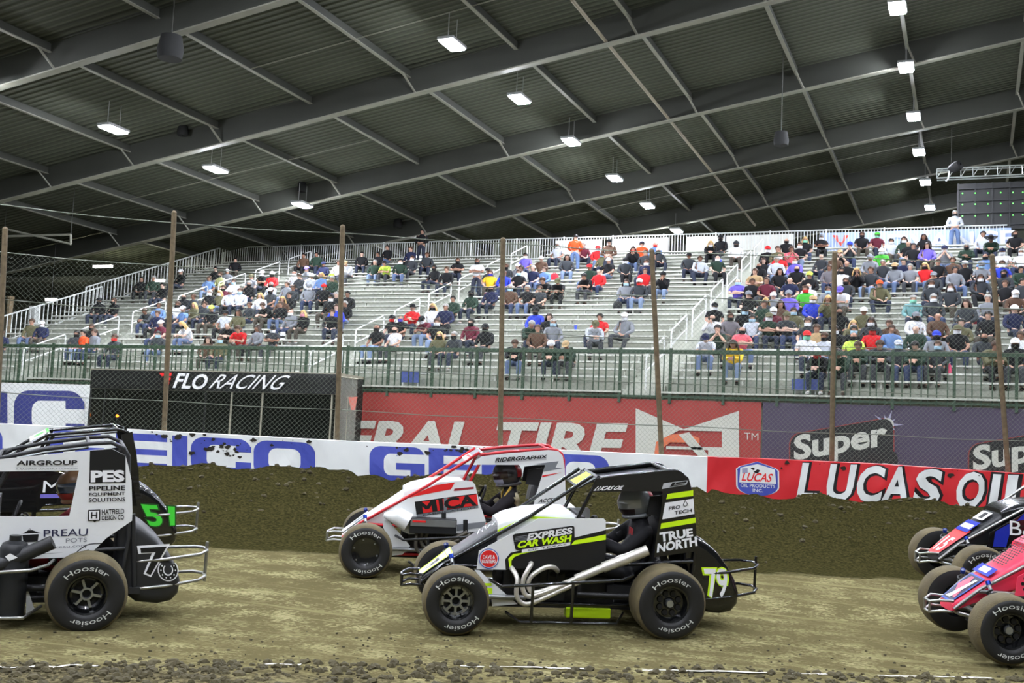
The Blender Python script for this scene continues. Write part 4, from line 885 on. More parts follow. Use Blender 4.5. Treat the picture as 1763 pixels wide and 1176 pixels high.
    # tail tank
    prof = [(-.20, .86), (-.32, .845), (-.42, .79), (-.53, .70), (-.63, .58), (-.71, .455), (-.755, .33), (-.745, .23), (-.69, .165), (-.58, .14), (-.40, .16), (-.28, .25), (-.22, .45)]
    cx_, cz_ = -.42, .47; mb = MB(); rings = []
    for t in (-1, -.985, -.93, -.8, -.5, 0, .5, .8, .93, .985, 1):
        s = max(.02, (1-abs(t)**4))**.28 if abs(t) < 1 else .6; s = {1: .72, .985: .84, .93: .93, .8: .98}.get(abs(t), 1.)
        rings.append([(cx_+(a-cx_)*s, t*.285, cz_+(b-cz_)*s) for a, b in prof])
    mb.loft(rings); tail = mb.build('tail_tank', spec['tail'], c.root, 60)
    # bumpers
    fb = lambda z, dx=0: [(2.08, .12, z), (2.19, .125, z+.005), (2.26+dx, .06, z-.02), (2.26+dx, -.06, z-.02), (2.19, -.125, z+.005), (2.08, -.12, z)]
    tubes(c, 'front_bumper', [fb(.39), fb(.30), [(2.26, .06, .37), (2.26, .06, .28)], [(2.26, -.06, .37), (2.26, -.06, .28)]], .012, spec['bumper'])
    rbm = lambda z, z2, b: [(-.36, .27, z2), (-.62, .29, (z+z2)/2), (-.90, .2, z), (-.975, .07, z+.01), (-.975, -.07, z+.01), (-.90, -.2, z), (-.62, -.29, (z+z2)/2), (-.36, -.27, z2)]
    tubes(c, 'rear_bumper', [rbm(.555, .50, 0), rbm(.335, .27, 0), [(-.98, 0, .63), (-.98, 0, .29)]], .014, spec['rbumper'])
    nb = [[(1.52, .36, .41), (1.44, .58, .40), (.42, .62, .492), (.30, .50, .51), (.26, .34, .52)], [(1.36, .33, .13), (1.28, .58, .105), (.45, .62, .12), (.33, .34, .15)], [(1.18, .595, .425), (1.18, .595, .11)], [(.84, .61, .455), (.84, .61, .115)]]
    tubes(c, 'nerf_bar', nb, .014, spec['nerf']); tubes(c, 'nerf_bar', [mir(l) for l in nb], .014, spec['nerf'])
    # running gear
    tubes(c, 'front_axle', [[(1.83, -.58, .278), (1.83, .58, .278)], [(1.83, .42, .28), (1.2, .34, .26)], [(1.83, -.42, .28), (1.2, -.34, .26)]], .022, spec.get('axle', MT['alu']))
    tubes(c, 'rear_axle', [[(0, -.6, .31), (0, .55, .31)], [(0, .42, .31), (.75, .34, .3)], [(0, -.42, .31), (.75, -.34, .3)]], .028, MT['engine'])
    for s in (1, -1):
        shock(c, (1.80, s*.44, .30), (1.86, s*.27, .60), spec.get('cap', MT['bluemetal'])); shock(c, (-.02, s*.40, .36), (.04, s*.27, .70), spec.get('cap', MT['bluemetal']))
    fs, rs = spec.get('wheels', ('spoke8', 'holes')); sp = spec.get('spin', 0.)
    wheel(c, 1.83, .70, .278, .23, 1, fs, .145, spec.get('rim'), True, sp, spec.get('steer', 0)); wheel(c, 1.83, -.69, .285, .24, -1, fs, .145, spec.get('rim'), True, sp+.5, spec.get('steer', 0))
    wheel(c, 0, .70, .31, .30, 1, rs, .155, spec.get('rim'), True, sp+.2); wheel(c, 0, -.74, .33, .36, -1, rs, .155, spec.get('rim'), True, sp+.9)
    # engine
    mb = MB(); mb.box((1.10, 0, .38), (.56, .34, .36)); mb.box((1.12, .1, .60), (.5, .12, .1)); mb.box((1.12, -.1, .60), (.5, .12, .1)); mb.box((.62, 0, .30), (.5, .24, .24)); mb.lathe([(.02, 0), (.1, 0), (.1, .06), (.02, .08)], (1.38, .05, .4), (1, 0, 0), 16)
    for k in range(6): mb.box((.9+k*.08, .175, .42), (.02, .03, .2))
    e = mb.build('engine', MT['engine'], c.root, 0, .012)
    mb = MB(); mb.tube([(1.36, .3, .555), (.82, .3, .555)], .03, 10); mb.tube([(1.4, .3, .555), (1.36, .3, .555)], .036, 10); mb.build('fuel_rail', MT['carbon'], c.root)
    mb = MB(); mb.box((.78, 0, .17), (2.1, .5, .02)); mb.build('belly_pan', MT['dull'], c.root, 0)
    mb = MB(); mb.box((.72, 0, .62), (.03, .6, .7)); mb.build('firewall', MT['dull'], c.root, 0)
    if spec.get('exhaust'):
        ex = spec['exhaust']; o = None
        for l in ex['pipes']: mb = MB(); mb.tube(smooth3(l), ex.get('r', .021), 10); oo = mb.build('header_pipe', ex['m'], o or c.root, 60); 
        for l, r_ in ex.get('tail', []): mb = MB(); mb.tube(l, r_, 14, cap=False); mb.tube([l[-1], np.array(l[-1])-(np.array(l[-1])-np.array(l[-2]))*.02], r_*.9, 14); mb.build('tail_pipe', ex['m'], c.root, 60)
    # cockpit
    mb = MB(); mb.loft([[(x, y, z) for y, z in ((w_, z0), (-w_, z0), (-w_, z1), (w_, z1))] for x, w_, z0, z1 in ((.45, .2, .30, .36), (.1, .21, .28, .36), (.0, .21, .30, .95), (-.08, .2, .32, 1.05))]); mb.build('seat', MT['dull'], c.root, 0)
    mb = MB()
    for s in (1, -1): mb.prism([(-.10, .98), (.12, 1.0), (.10, 1.16), (-.12, 1.2)], lambda u, v, n, s=s: (u, s*(.19+n), v), .03)
    mb.box((-.12, 0, 1.10), (.05, .36, .22)); mb.build('headrest', MT['dull'], c.root, 0)
    mb = MB(); W0 = np.array([.60, 0, .80]); ua = np.array([0, 1, 0]); va = np.array([-.35, 0, .94]); mb.tube([W0+.15*(math.cos(a)*ua+math.sin(a)*va) for a in np.linspace(0, 2*PI, 24, endpoint=False)], .014, 8, True); o = mb.build('steering_wheel', MT['dull'], c.root)
    mb = MB(); mb.tube([W0, W0+np.array([.3, 0, -.12])], .016, 8); mb.tube([W0-ua*.15, W0+ua*.15], .01, 6); mb.build('steering_column', MT['alu'], o)
    return c, tail
def smooth3(pts, n=4):
    """rounded bends: Catmull-Rom through the points"""
    P = [np.array(p, float) for p in pts]; out = []
    for i in range(len(P)-1):
        p0, p1, p2, p3 = P[max(i-1, 0)], P[i], P[i+1], P[min(i+2, len(P)-1)]
        for k in range(n):
            t = k/n; out.append(.5*((2*p1)+(-p0+p2)*t+(2*p0-5*p1+4*p2-p3)*t*t+(-p0+3*p1-3*p2+p3)*t**3))
    out.append(P[-1]); return out
HDR = [[(1.32, .2, .50), (1.335, .36, .515), (1.30, .46, .45), (1.30, .48, .31), (1.25, .48, .245), (1.17, .48, .245), (.98, .49, .335), (.72, .5, .465)],
       [(1.18, .2, .52), (1.17, .38, .565), (1.205, .45, .53), (1.245, .46, .44), (1.24, .46, .345), (1.175, .47, .30), (.98, .485, .375), (.76, .5, .485)],
       [(.93, .2, .50), (.93, .34, .50), (.98, .42, .545), (1.06, .44, .545), (1.17, .45, .475), (1.20, .45, .40), (1.165, .45, .335), (1.1, .46, .34), (.9, .48, .42), (.76, .5, .49)]]
TAILP = [([(.80, .5, .468), (.55, .51, .58)], .036), ([(.57, .51, .572), (.40, .52, .645), (.19, .53, .74)], .046), ([(.43, .515, .632), (.38, .52, .653)], .049)]

# ---- the black, white and neon-yellow car
z1 = Z(680, 760, 2.755); z2 = Z(880, 780, 5.037); z3 = Z(1050, 900, 5.6)
nose79 = [('nose_decal', [(*rect(0, 0, 1, 1), 0, 0), (*rect(0, .82, 1, 1), 1, .003), (*rect(.1, .84, .9, .97), 0, .005), (*poly((.0, 0), (.14, 0), (.14, .8), (.0, .8)), 1, .003), (*poly((.86, 0), (1, 0), (1, .8), (.86, .8)), 1, .003), (*fit('79', .02, (.3, .12, .7, .62)), 2, .004)], [MT['vwhite'], MT['neon'], MT['vblack']])]
c, tail = car(dict(pose=(-2.7309, 10.4002, .0691, -2.6224, 5.0), label='black, white and neon-yellow open-wheel race car in the foreground centre', frame=MT['black'], body=MT['white'], nose=MT['carbon'], cowl=MT['white'], cowl_stripe=MT['neon'], nosetip=nose79,
    visor=MT['carbon'], visor_decal=[('sticker', [(*rect(.2, .08, .8, .86), 0, 0), (*fit('79', .02, (.3, .25, .7, .7)), 1, .003)], [MT['neon'], mat('dull yellow print', (150, 180, 30), .5)])],
    tail=MT['black'], bumper=MT['black'], rbumper=MT['black'], nerf=MT['black'], roofpx=z1((960, 180), (1150, 158), (1300, 138), (1345, 142), (1385, 178), (1408, 260)), exhaust=dict(m=MT['exhaust'], pipes=HDR, tail=TAILP), wheels=('spoke8', 'holes')))
C79 = c
sp_ = panel(c, 'side_panel', z1((388, 606), (398, 520), (620, 402), (680, 366), (990, 366), (1000, 376), (1000, 545), (980, 602), (900, 612), (560, 600), (525, 609)), MT['white'], mirror=True)
dpoly(c, sp_, 'graphic', .345, z1((525, 608), (522, 560), (548, 528), (700, 492), (1000, 420), (1000, 545), (980, 602), (900, 612), (560, 601)), MT['vblack'])
dpoly(c, sp_, 'graphic', .345, z1((835, 491), (1000, 466), (1000, 441), (850, 470)), MT['neon'], .003)
dpoly(c, sp_, 'graphic', .345, z1((543, 600), (537, 556), (560, 534), (692, 514), (600, 534), (566, 548), (552, 566), (552, 600)), MT['neon'], .003)
decal(c, sp_, 'logo', .345, z1((572, 518), (852, 478), (556, 440), (850, 398)), [(*rr(0, .0, 1, 1, .06, .12), 0, .004)], [MT['vblack']])
decal(c, sp_, 'logo', .345, z1((565, 475), (640, 465), (572, 448), (645, 437)), [(*rect(0, k*.25, 1, k*.25+.13), 0, .008) for k in range(4)], [MT['grey']])
decal(c, sp_, 'lettering', .345, z1((624, 471), (840, 437), (634, 436), (842, 406)), [(*fit('EXPRESS', .045, (0, 0, 1, 1)), 0, .008)], [MT['vwhite']])
decal(c, sp_, 'lettering', .345, z1((575, 507), (834, 474), (588, 472), (838, 441)), [(*fit('CAR WASH', .045, (0, 0, 1, 1)), 0, .008)], [MT['neon']])
decal(c, sp_, 'lettering', .345, z1((600, 528), (830, 492), (602, 512), (832, 477)), [(*rect(0, 0, 1, 1), 0, .006), (*fit('OF TEXAS', 0, (.12, .25, .92, .8)), 1, .009)], [MT['vwhite'], MT['vblack']])
decal(c, sp_, 'badge', .345, z1((397, 603), (493, 603), (397, 508)), [(*ring((.5, .5), .5, .46), 0, .003), (*disc((.5, .5), .46), 1, .003), (*disc((.5, .5), .42), 2, .005), (*fit('DAVE &', .02, (.2, .5, .8, .68)), 1, .008), (*fit('BUSTERS', .02, (.15, .28, .85, .46)), 1, .008)], [MT['vblue'], MT['vwhite'], MT['vred']])
cp_ = panel(c, 'cockpit_panel', z2((735, 222), (1000, 187), (1300, 158), (1430, 150), (1495, 175), (1542, 238), (1562, 310), (1600, 600), (1616, 850), (1238, 905), (1262, 700), (1300, 500), (1316, 332), (690, 338)), MT['black'], mirror=True)
for q in (((1345, 400), (1578, 372), (1355, 355), (1578, 322)), ((1293, 657), (1600, 605), (1300, 610), (1600, 560))): decal(c, cp_, 'stripe', .345, z2(*q), [(*rect(0, 0, 1, 1), 0, 0)], [MT['neon']])
decal(c, cp_, 'sticker', .345, z2((1310, 575), (1588, 528), (1335, 432), (1580, 395)), [(*rect(0, 0, 1, 1), 0, 0), (*fit('PRO', .02, (.16, .5, .54, .73)), 1, .004), (*fit('TECH', .02, (.36, .16, .92, .39)), 1, .004), (*poly((.70, 1.02), (.63, .72), (.66, .6), (.72, .58), (.78, .62), (.79, .74)), 1, .004), (*poly((.705, .92), (.66, .72), (.68, .64), (.72, .62), (.755, .66), (.76, .74)), 0, .006)], [MT['vwhite'], MT['vblack']])
decal(c, cp_, 'lettering', .345, z2((1292, 775), (1578, 722), (1285, 690), (1572, 652)), [(*fit('TRUE', .045, (0, 0, 1, 1)), 0, 0)], [MT['vwhite']])
decal(c, cp_, 'lettering', .345, z2((1262, 865), (1616, 805), (1270, 785), (1606, 722)), [(*fit('NORTH', .045, (0, 0, 1, 1)), 0, 0)], [MT['vwhite']])
decal(c, cp_, 'lettering', .345, z2((712, 327), (955, 318), (718, 290), (960, 282)), [(*fit('LUCAS OIL', .03, (0, 0, 1, 1), .15), 0, 0)], [MT['vwhite']])
decal(c, cp_, 'sticker', .345, z2((1306, 312), (1520, 275), (1322, 262), (1535, 236)), [(*rect(0, 0, 1, 1), 0, 0), (*poly((.3, .15), (.44, .15), (.5, .9), (.36, .9)), 1, .003), (*rect(.52, .5, .95, .85), 1, .003), (*rect(.46, .2, .9, .36), 1, .003)], [mat('silver sticker', (180, 182, 184), .5), MT['vblack']])
panel(c, 'lower_panel', z1((378, 610), (402, 612), (440, 650), (582, 772), (462, 782), (455, 720), (430, 680)), MT['white'])
dpoly(c, cp_, 'sticker', .346, z1((425, 672), (458, 672), (458, 684), (425, 684)), MT['neon']); dpoly(c, cp_, 'sticker', .346, z1((428, 695), (462, 695), (462, 722), (438, 722)), MT['neon'])
decal(c, tail, 'number', .287, z3((940, 735), (1145, 738), (880, 425), (1150, 425)), [(*fit('79', .06, (0, 0, 1, 1)), 0, 0), (*fit('79', .02, (.07, .04, .93, .96)), 1, .004)], [MT['neon'], MT['vwhite']])
decal(c, tail, 'number', .287, z3((1085, 590), (1185, 590), (1075, 445), (1130, 445)), [(*fit('Y', .02, (.05, .45, .8, 1)), 0, .003)], [MT['vwhite']])
mb = MB(); mb.box((.62, .22, .125), (.40, .1, .09)); mb.build('oil_tank', MT['neon'], c.root, 0, .01, 'neon yellow oil tank low on the side')
# signature on the nose
def nose_fr(u, v, n): x = 1.70-.22*u*1.5; return (x-.0, .15-.2*v, .77+(1.60-x)*.70-.02+n)
mb = MB(); S_ = [(0, .3), (.2, .9), (.25, .2), (.35, .7), (.45, .2), (.5, .9), (.55, .3), (.7, .6), (.8, .2), (1, .5)]
mb.tube([(1.62-.16*u, .16-.22*v, .745+.16*u*.70+.012) for u, v in S_], .004, 4); mb.build('signature', MT['vwhite'], c.root)

# ---- the white and red car behind it
y1 = Z(540, 740, 3.673); y2 = Z(760, 750, 6.917)
nw = [('nose_decal', [(*rect(0, 0, 1, 1), 0, 0), (*rect(.25, .45, .75, .9), 1, .003)], [MT['vwhite'], MT['grey']])]
DKP = mat('burnt header steel', (96, 92, 84), .45, .7)
c, tail = car(dict(pose=(-4.60, 12.25, .2243, -2.645, 4.5), label='white and red open-wheel race car behind the neon-yellow one, driver visible in its cockpit', frame=MT['red'], body=MT['white'], nose=MT['white'], cowl=MT['white'], nosetip=nw,
    visor=MT['white'], visor_decal=[('sticker', [(*rect(.05, .45, .95, .95), 0, 0), (*poly((.15, .2), (.8, .3), (.85, .4), (.3, .36)), 1, .003)], [MT['grey'], MT['vred']])],
    tail=MT['white'], bumper=MT['tubechrome'], rbumper=MT['tubechrome'], nerf=MT['carbon'], roofpx=y2((470, 228), (800, 190), (1260, 160), (1370, 172), (1430, 215), (1455, 290)), exhaust=dict(m=DKP, pipes=[[(a, b-.05, d+.0) for a, b, d in l] for l in HDR], tail=[]), wheels=('cover', 'holes'), rim=MT['black'], spin=.3))
CM = c
sp_ = panel(c, 'side_panel', y1((437, 536), (600, 432), (790, 332), (960, 322), (1005, 328), (1022, 350), (1052, 470), (1088, 575), (1080, 640), (905, 655), (600, 660), (560, 640)), MT['white'], mirror=True)
dpoly(c, sp_, 'graphic', .345, y1((600, 432), (660, 397), (770, 350), (893, 333), (868, 376), (640, 420)), MT['vred'])
dpoly(c, sp_, 'graphic', .345, y1((885, 387), (1012, 374), (1012, 361), (890, 372)), mat('maroon vinyl', (150, 30, 40), .5))
dpoly(c, sp_, 'graphic', .345, y1((905, 600), (1085, 580), (1085, 615), (905, 640)), MT['grey'])
decal(c, sp_, 'logo', .345, y1((652, 548), (1042, 490), (638, 455), (1030, 402)), [(*rect(0, .12, 1, 1), 0, 0), (*rect(0, -.04, 1, .12), 1, .002), (*rect(.04, .16, 1, .93), 2, .002), (*poly((.44, .12), (.47, 1), (.53, 1), (.49, .12)), 1, .0035), (*fit('ICA', .04, (.38, .17, .98, .95)), 0, .005), (*poly((.03, .17), (.03, .95), (.11, .95), (.185, .62), (.26, .95), (.34, .95), (.34, .17), (.26, .17), (.26, .62), (.215, .4), (.155, .4), (.11, .62), (.11, .17)), 0, .005), (*fit('FABRICATION', 0, (.1, -.02, .95, .09)), 0, .006)], [MT['vblack'], MT['grey'], MT['vred']])
cp_ = panel(c, 'cockpit_panel', y2((398, 302), (480, 248), (800, 212), (1280, 172), (1395, 186), (1445, 240), (1470, 400), (1482, 832), (1095, 845), (1122, 720), (1238, 350), (398, 347)), MT['white'], mirror=True)
dpoly(c, cp_, 'graphic', .345, y2((1105, 338), (1395, 305), (1358, 382), (1452, 386), (1212, 432), (1238, 352)), MT['grey'])
dpoly(c, cp_, 'graphic', .345, y2((1200, 497), (1430, 438), (1200, 474)), MT['vred'])
dpoly(c, cp_, 'graphic', .345, y2((635, 330), (1250, 290), (1250, 245), (640, 280)), mat('light grey vinyl', (196, 198, 198), .5))
decal(c, cp_, 'lettering', .345, y2((635, 320), (1250, 268), (648, 262), (1252, 228)), [(*fit('RIDERGRAPHIX', .03, (0, 0, 1, 1), .02), 0, .004)], [MT['vblack']])
decal(c, cp_, 'lettering', .345, y2((1150, 800), (1358, 786), (1165, 757), (1362, 740)), [(*fit('ACCEL', .03, (0, 0, 1, 1), .04), 0, .0), (*poly((1., .9), (1.42, 1.1), (1.2, .5), (1.0, .4)), 1, -.001)], [MT['vblack'], mat('rust vinyl', (190, 100, 80), .5)])
panel(c, 'lower_panel', y1((440, 570), (470, 570), (610, 735), (560, 790), (492, 797), (485, 700), (440, 620)), MT['white'])
# black and silver cooler box with its white duct on the side
a = c.loc(*y1((602, 655))[0], .45); b = c.loc(*y1((905, 560))[0], .45)
mb = MB(); mb.box(((a[0]+b[0])/2, .43, (a[2]+b[2])/2), (abs(a[0]-b[0]), .14, abs(b[2]-a[2])*.9)); o = mb.build('cooler_box', MT['carbon'], c.root, 0, .008)
mb = MB(); mb.box(((a[0]+b[0])/2, .505, b[2]-.055), (abs(a[0]-b[0])-.02, .012, .07)); mb.build('top_plate', MT['alu'], o, 0)
mb = MB(); mb.box((a[0]*.8+b[0]*.2, .514, b[2]-.04), (.14, .004, .02)); mb.build('lettering', MT['vred'], o, 0)
d0 = c.loc(*y1((600, 585))[0], .43); d1 = c.loc(*y1((450, 540))[0], .36); mb = MB(); mb.tube([d0, (d0*.6+d1*.4)+np.array([0, .02, .03]), d1], [.10, .095, .03], 14); mb.build('air_duct', MT['white'], c.root)
for q in ((960, 570, 960, 700), (823, 525, 823, 560)): p0 = c.loc(*y1((q[0], q[1]))[0], .4); p1 = c.loc(*y1((q[2], q[3]))[0], .4); mb = MB(); mb.tube([p0, p1], .026, 10); mb.build('filter', MT['carbon'], c.root)

# ---- the white and black car at left with the horseshoe on its tail
q5 = Z(0, 720, 6.533); q6 = Z(0, 880, 5.113); q3 = Z(0, 700, 2.8)
MATTE = mat('matte black paint', (34, 35, 36), .5)
HDR7 = [[(a, b-.02, d) for a, b, d in l] for l in HDR[:1]]
c, tail = car(dict(pose=(-6.95, 7.86, .0201, -2.385, 4.5), label='white and matte black open-wheel race car cut by the left edge, horseshoe on its tail', frame=MATTE, body=MT['white'], nose=MATTE, cowl=MT['white'], visor=MATTE, tail=MATTE, bumper=MT['tubechrome'], rbumper=MT['tubechrome'], nerf=MT['tubechrome'],
    roofpx=q5((-30, 455), (500, 350), (1000, 290), (1250, 275), (1400, 340), (1450, 430)), exhaust=dict(m=MATTE, pipes=HDR7, tail=[([(.75, .5, .46), (.55, .52, .56), (.28, .55, .70)], .055)]), wheels=('spoke6', 'spoke6'), cap=MT['dull'], spin=.0))
C7 = c
W5 = q5((-700, 505), (0, 462), (1010, 362), (1258, 342), (1412, 420), (1450, 560), (890, 590), (0, 600), (-700, 640)), q5((1450, 560), (1478, 700), (1490, 1045))+q6((1162, 85), (935, 240), (800, 372), (640, 408), (350, 416), (350, 50), (610, 42))+q5((888, 590)), q6((350, 50), (350, 416), (0, 440), (-500, 460), (-500, 55), (20, 46))
cp_ = panel(c, 'cockpit_panel', list(W5), MT['white'])
Q = q5
dpoly(c, cp_, 'graphic', .345, q5((1012, 364), (1258, 345), (1412, 421), (1413, 728), (1004, 733)), MT['vblack'])
def dt(txt, b, q, m=MT['vblack'], lift=.003): decal(c, cp_, 'lettering', .345, q, [(*fit(txt, b, (0, 0, 1, 1)), 0, lift)], [m])
dt('PES', .05, q5((1020, 722), (1400, 716), (1020, 588), (1400, 582)), MT['vwhite'], .004)
dt('PIPELINE', .035, q5((1000, 815), (1408, 808), (1000, 766), (1408, 757))); dt('EQUIPMENT', .02, q5((1000, 882), (1408, 870), (1000, 840), (1408, 828))); dt('SOLUTIONS', .02, q5((998, 945), (1408, 932), (998, 900), (1408, 888)))
dt('HATFIELD', .02, q5((1145, 1085), (1396, 1072), (1145, 1028), (1396, 1016))); dt('DESIGN CO', .02, q5((1145, 1147), (1394, 1140), (1145, 1097), (1394, 1086)))
decal(c, cp_, 'logo', .345, q5((988, 1155), (1125, 1152), (992, 1030), (1128, 1026)), [(*rect(0, 0, 1, 1), 0, .003), (*rect(.09, .09, .91, .91), 1, .005), (*fit('H', .02, (.24, .2, .76, .8)), 0, .008), (*poly((.4, .02), (.72, .02), (.56, -.16)), 0, .003)], [MT['vblack'], MT['vwhite']])
dt('AIRGROUP', .03, q5((185, 532), (870, 526), (190, 476), (872, 471))); decal(c, cp_, 'lettering', .345, q5((175, 582), (880, 572), (175, 562), (880, 553)), [(*fit('A RADIANT LOGISTICS COMPANY', 0, (0, 0, 1, 1)), 0, .003), (*rect(0, 1.6, 1, 1.7), 0, .003)], [MT['grey']])
dt('PREAU', .005, q6((385, 226), (770, 216), (385, 165), (775, 152)), mat('navy vinyl', (40, 42, 70), .5)); dt('POTS', .0, q6((580, 278), (765, 270), (580, 240), (765, 232)), MT['grey']); dt('preau.com', 0, q6((452, 335), (760, 320), (452, 312), (760, 298)), MT['grey'])
decal(c, cp_, 'logo', .345, q6((195, 285), (345, 278), (195, 165), (345, 158)), [(*poly((.08, .1), (.9, .1), (.98, .65), (.0, .65)), 0, .003), (*poly((-.05, .68), (1.1, .7), (.6, .95), (.35, .95)), 0, .003), (*ring((.45, .98), .08, .05), 0, .003), (*rect(0, .64, 1, .72), 1, .005)], [MT['vblack'], MT['vwhite']])
decal(c, tail, 'number', .287, q3((690, 822), (790, 822), (660, 672), (820, 662)), [(*fit('7', .06, (0, 0, 1, 1)), 0, 0), (*fit('7', .02, (.09, .07, .91, .93)), 1, .004)], [MT['vwhite'], MT['vblack']])
hs = [(.5+.5*math.cos(a)*(1 if 1 else 1), .42-.42*math.sin(a)) for a in np.linspace(-.75, PI+.75, 16)]; hs2 = [(.5+.24*math.cos(a), .44-.22*math.sin(a)) for a in np.linspace(-.9, PI+.9, 16)]
def band(o1, o2): return o1+o2[::-1], [(i, i+1, 2*len(o1)-2-i, 2*len(o1)-1-i) for i in range(len(o1)-1)]
sc_ = lambda l, k: [(.5+(a-.5)*k, .45+(b-.45)*k) for a, b in l]
decal(c, tail, 'horseshoe', .287, q3((765, 838), (858, 838), (760, 720), (855, 720)), [(*band(sc_(hs, 1.08), sc_(hs2, .86)), 0, .006), (*band(sc_(hs, .96), sc_(hs2, 1.1)), 1, .009)]+[(*disc((.5+.37*math.cos(a), .43-.32*math.sin(a)), .035), 0, .012) for a in np.linspace(-.6, PI+.6, 8)], [MT['vwhite'], MT['vblack']])
# dry-sump tank and lower white panel
a = c.loc(*q6((110, 560))[0], .46); mb = MB(); mb.lathe([(.001, -.32), (.11, -.32), (.115, .20), (.09, .25), (.045, .27), (.045, .31), (.001, .31)], a, (0, 0, 1), 20); o = mb.build('oil_tank', MT['carbon'], c.root)
dpoly(c, o, 'sticker', .585, q6((45, 400), (90, 372), (155, 408), (80, 440)), MT['vwhite'])
panel(c, 'lower_panel', q6((232, 650), (302, 860), (228, 905)), MT['white'], .36); panel(c, 'lower_panel', q6((-60, 560), (30, 600), (20, 905), (-60, 930)), MT['white'], .36)
pa = c.loc(229, 885, .30); pb = c.loc(231, 1016, .30); mb = MB(); mb.tube([pa, pb], .02, 10); mb.box(pb, (.09, .06, .05)); mb.build('rear_post', MATTE, c.root)
p0, p1, p2 = [c.loc(*q, .42) for q in q6((640, 392), (760, 300), (890, 285))]; mb = MB(); mb.tube(smooth3([p0, p1, p2]), .005, 5); mb.build('brake_line', MT['dull'], c.root)
# ---- the black and green car beyond it
gl7 = [('sticker', [(*rect(0.02, 0, .98, 1), 0, 0), (*disc((.5, .5), .28), 1, .003), (*rect(.02, .85, .98, 1), 1, .003)], [MT['vwhite'], MT['green']])]
c, tail = car(dict(pose=(-8.80, 10.18, .2033, -2.35, 4.5), label='glossy black open-wheel race car with a green number on its tail, half hidden at left', frame=MT['black'], body=MT['black'], nose=MT['black'], cowl=MT['black'], visor=MT['white'], visor_decal=gl7, tail=MT['black'], bumper=MT['tubechrome'], rbumper=MT['tubechrome'], nerf=MT['black'], wheels=('spoke8', 'holes')))
panel(c, 'rear_panel', q5((1360, 190), (1490, 150), (1560, 600), (1590, 1160), (1500, 1170), (1440, 500)), MT['black'], mirror=True)
def cpoly(l): return [(x, z) for x, z in l]
mb = MB(); mb.prism([(.62, .62), (.70, .98), (.60, .96), (-.22, .9), (-.29, .62)], side_fr(.345), .008); o = mb.build('cockpit_panel', MT['black'], c.root, 0)
mb = MB(); mb.prism([(1.62, .52), (1.2, .92), (.70, .98), (.62, .62), (.7, .53)], side_fr(.345), .008); mb.build('side_panel', MT['black'], c.root, 0)
flat_decal('lettering', [(*fit('M', 0, (.66, .74, .50, .86)), 0, .003), ([(.68, .72), (.2, .74), (.2, .70), (.68, .68)], [(0, 1, 2, 3)], 1, .003)], [MT['vwhite'], mat('violet vinyl', (120, 110, 200), .4)], side_fr(.3475), o)
decal(c, tail, 'number', .287, q3((722, 585), (848, 578), (655, 462), (850, 478)), [(*fit('51', .07, (.0, 0, 1, 1), .0), 0, 0), (*fit('51', .03, (.04, .05, .96, .95), .0), 1, .004)], [mat('dark green vinyl', (20, 70, 20), .5), MT['green']])
# ---- the red car at the right edge
n15 = [('nose_decal', [(*rect(-.02, 0, 1.02, 1.25), 0, 0), (*fit('15', .02, (.18, .12, .82, .8)), 1, .004)], [MT['vred'], MT['vwhite']])]
c, tail = car(dict(pose=(1.505, 14.3, .30, -2.73, 4.6), label='red and black race car with a white 15 on its nose at the right edge', frame=MT['tubechrome'], body=MT['blue'], nose=MT['carbon'], cowl=MT['black'], visor=MT['carbon'], nosetip=n15, tail=MT['red'], bumper=MT['tubechrome'], rbumper=MT['tubechrome'], nerf=MT['tubechrome'], wheels=('cover', 'holes'), axle=MT['tubechrome']))
CR = c
mb = MB(); mb.prism([(1.66, .50), (1.64, .66), (1.25, .90), (.70, .97), (.56, .97), (.54, .55), (.9, .53)], side_fr(.345), .008); o = mb.build('side_panel', MT['black'], c.root, 0)
flat_decal('graphic', [([(1.60, .52), (1.58, .68), (1.45, .76), (1.40, .78), (1.46, .52)], [(0, 1, 2, 3, 4)], 0, .0), ([(1.36, .80), (1.28, .88), (.9, .94), (.9, .9), (1.25, .82)], [(0, 1, 2, 3, 4)], 0, 0), ([(1.30, .535), (1.3, .575), (.8, .60), (.8, .56)], [(0, 1, 2, 3)], 1, .002), ([(1.27, .545), (1.27, .56), (.85, .585), (.85, .57)], [(0, 1, 2, 3)], 2, .004)], [MT['blue'], MT['vred'], MT['vwhite']], side_fr(.3475), o)
decal(c, o, 'lettering', .345, [(1738, 921), (1786, 925), (1738, 896)], [(*fit('B&', 0, (0, 0, 1, 1)), 0, .006)], [MT['vwhite']])
nfx = lambda u, v, n: (1.80-.32*v, (.5-u)*.3, .62+.235*v+n)
flat_decal('sticker', [(*rect(0, 0, 1, .45), 0, .012), (*rect(.1, .12, .9, .3), 1, .016), (*rect(.1, .55, .9, .9), 1, .012), (*rect(.3, .6, .6, .85), 2, .016)], [MT['blue'], MT['vwhite'], MT['vblack']], nfx, c.root)
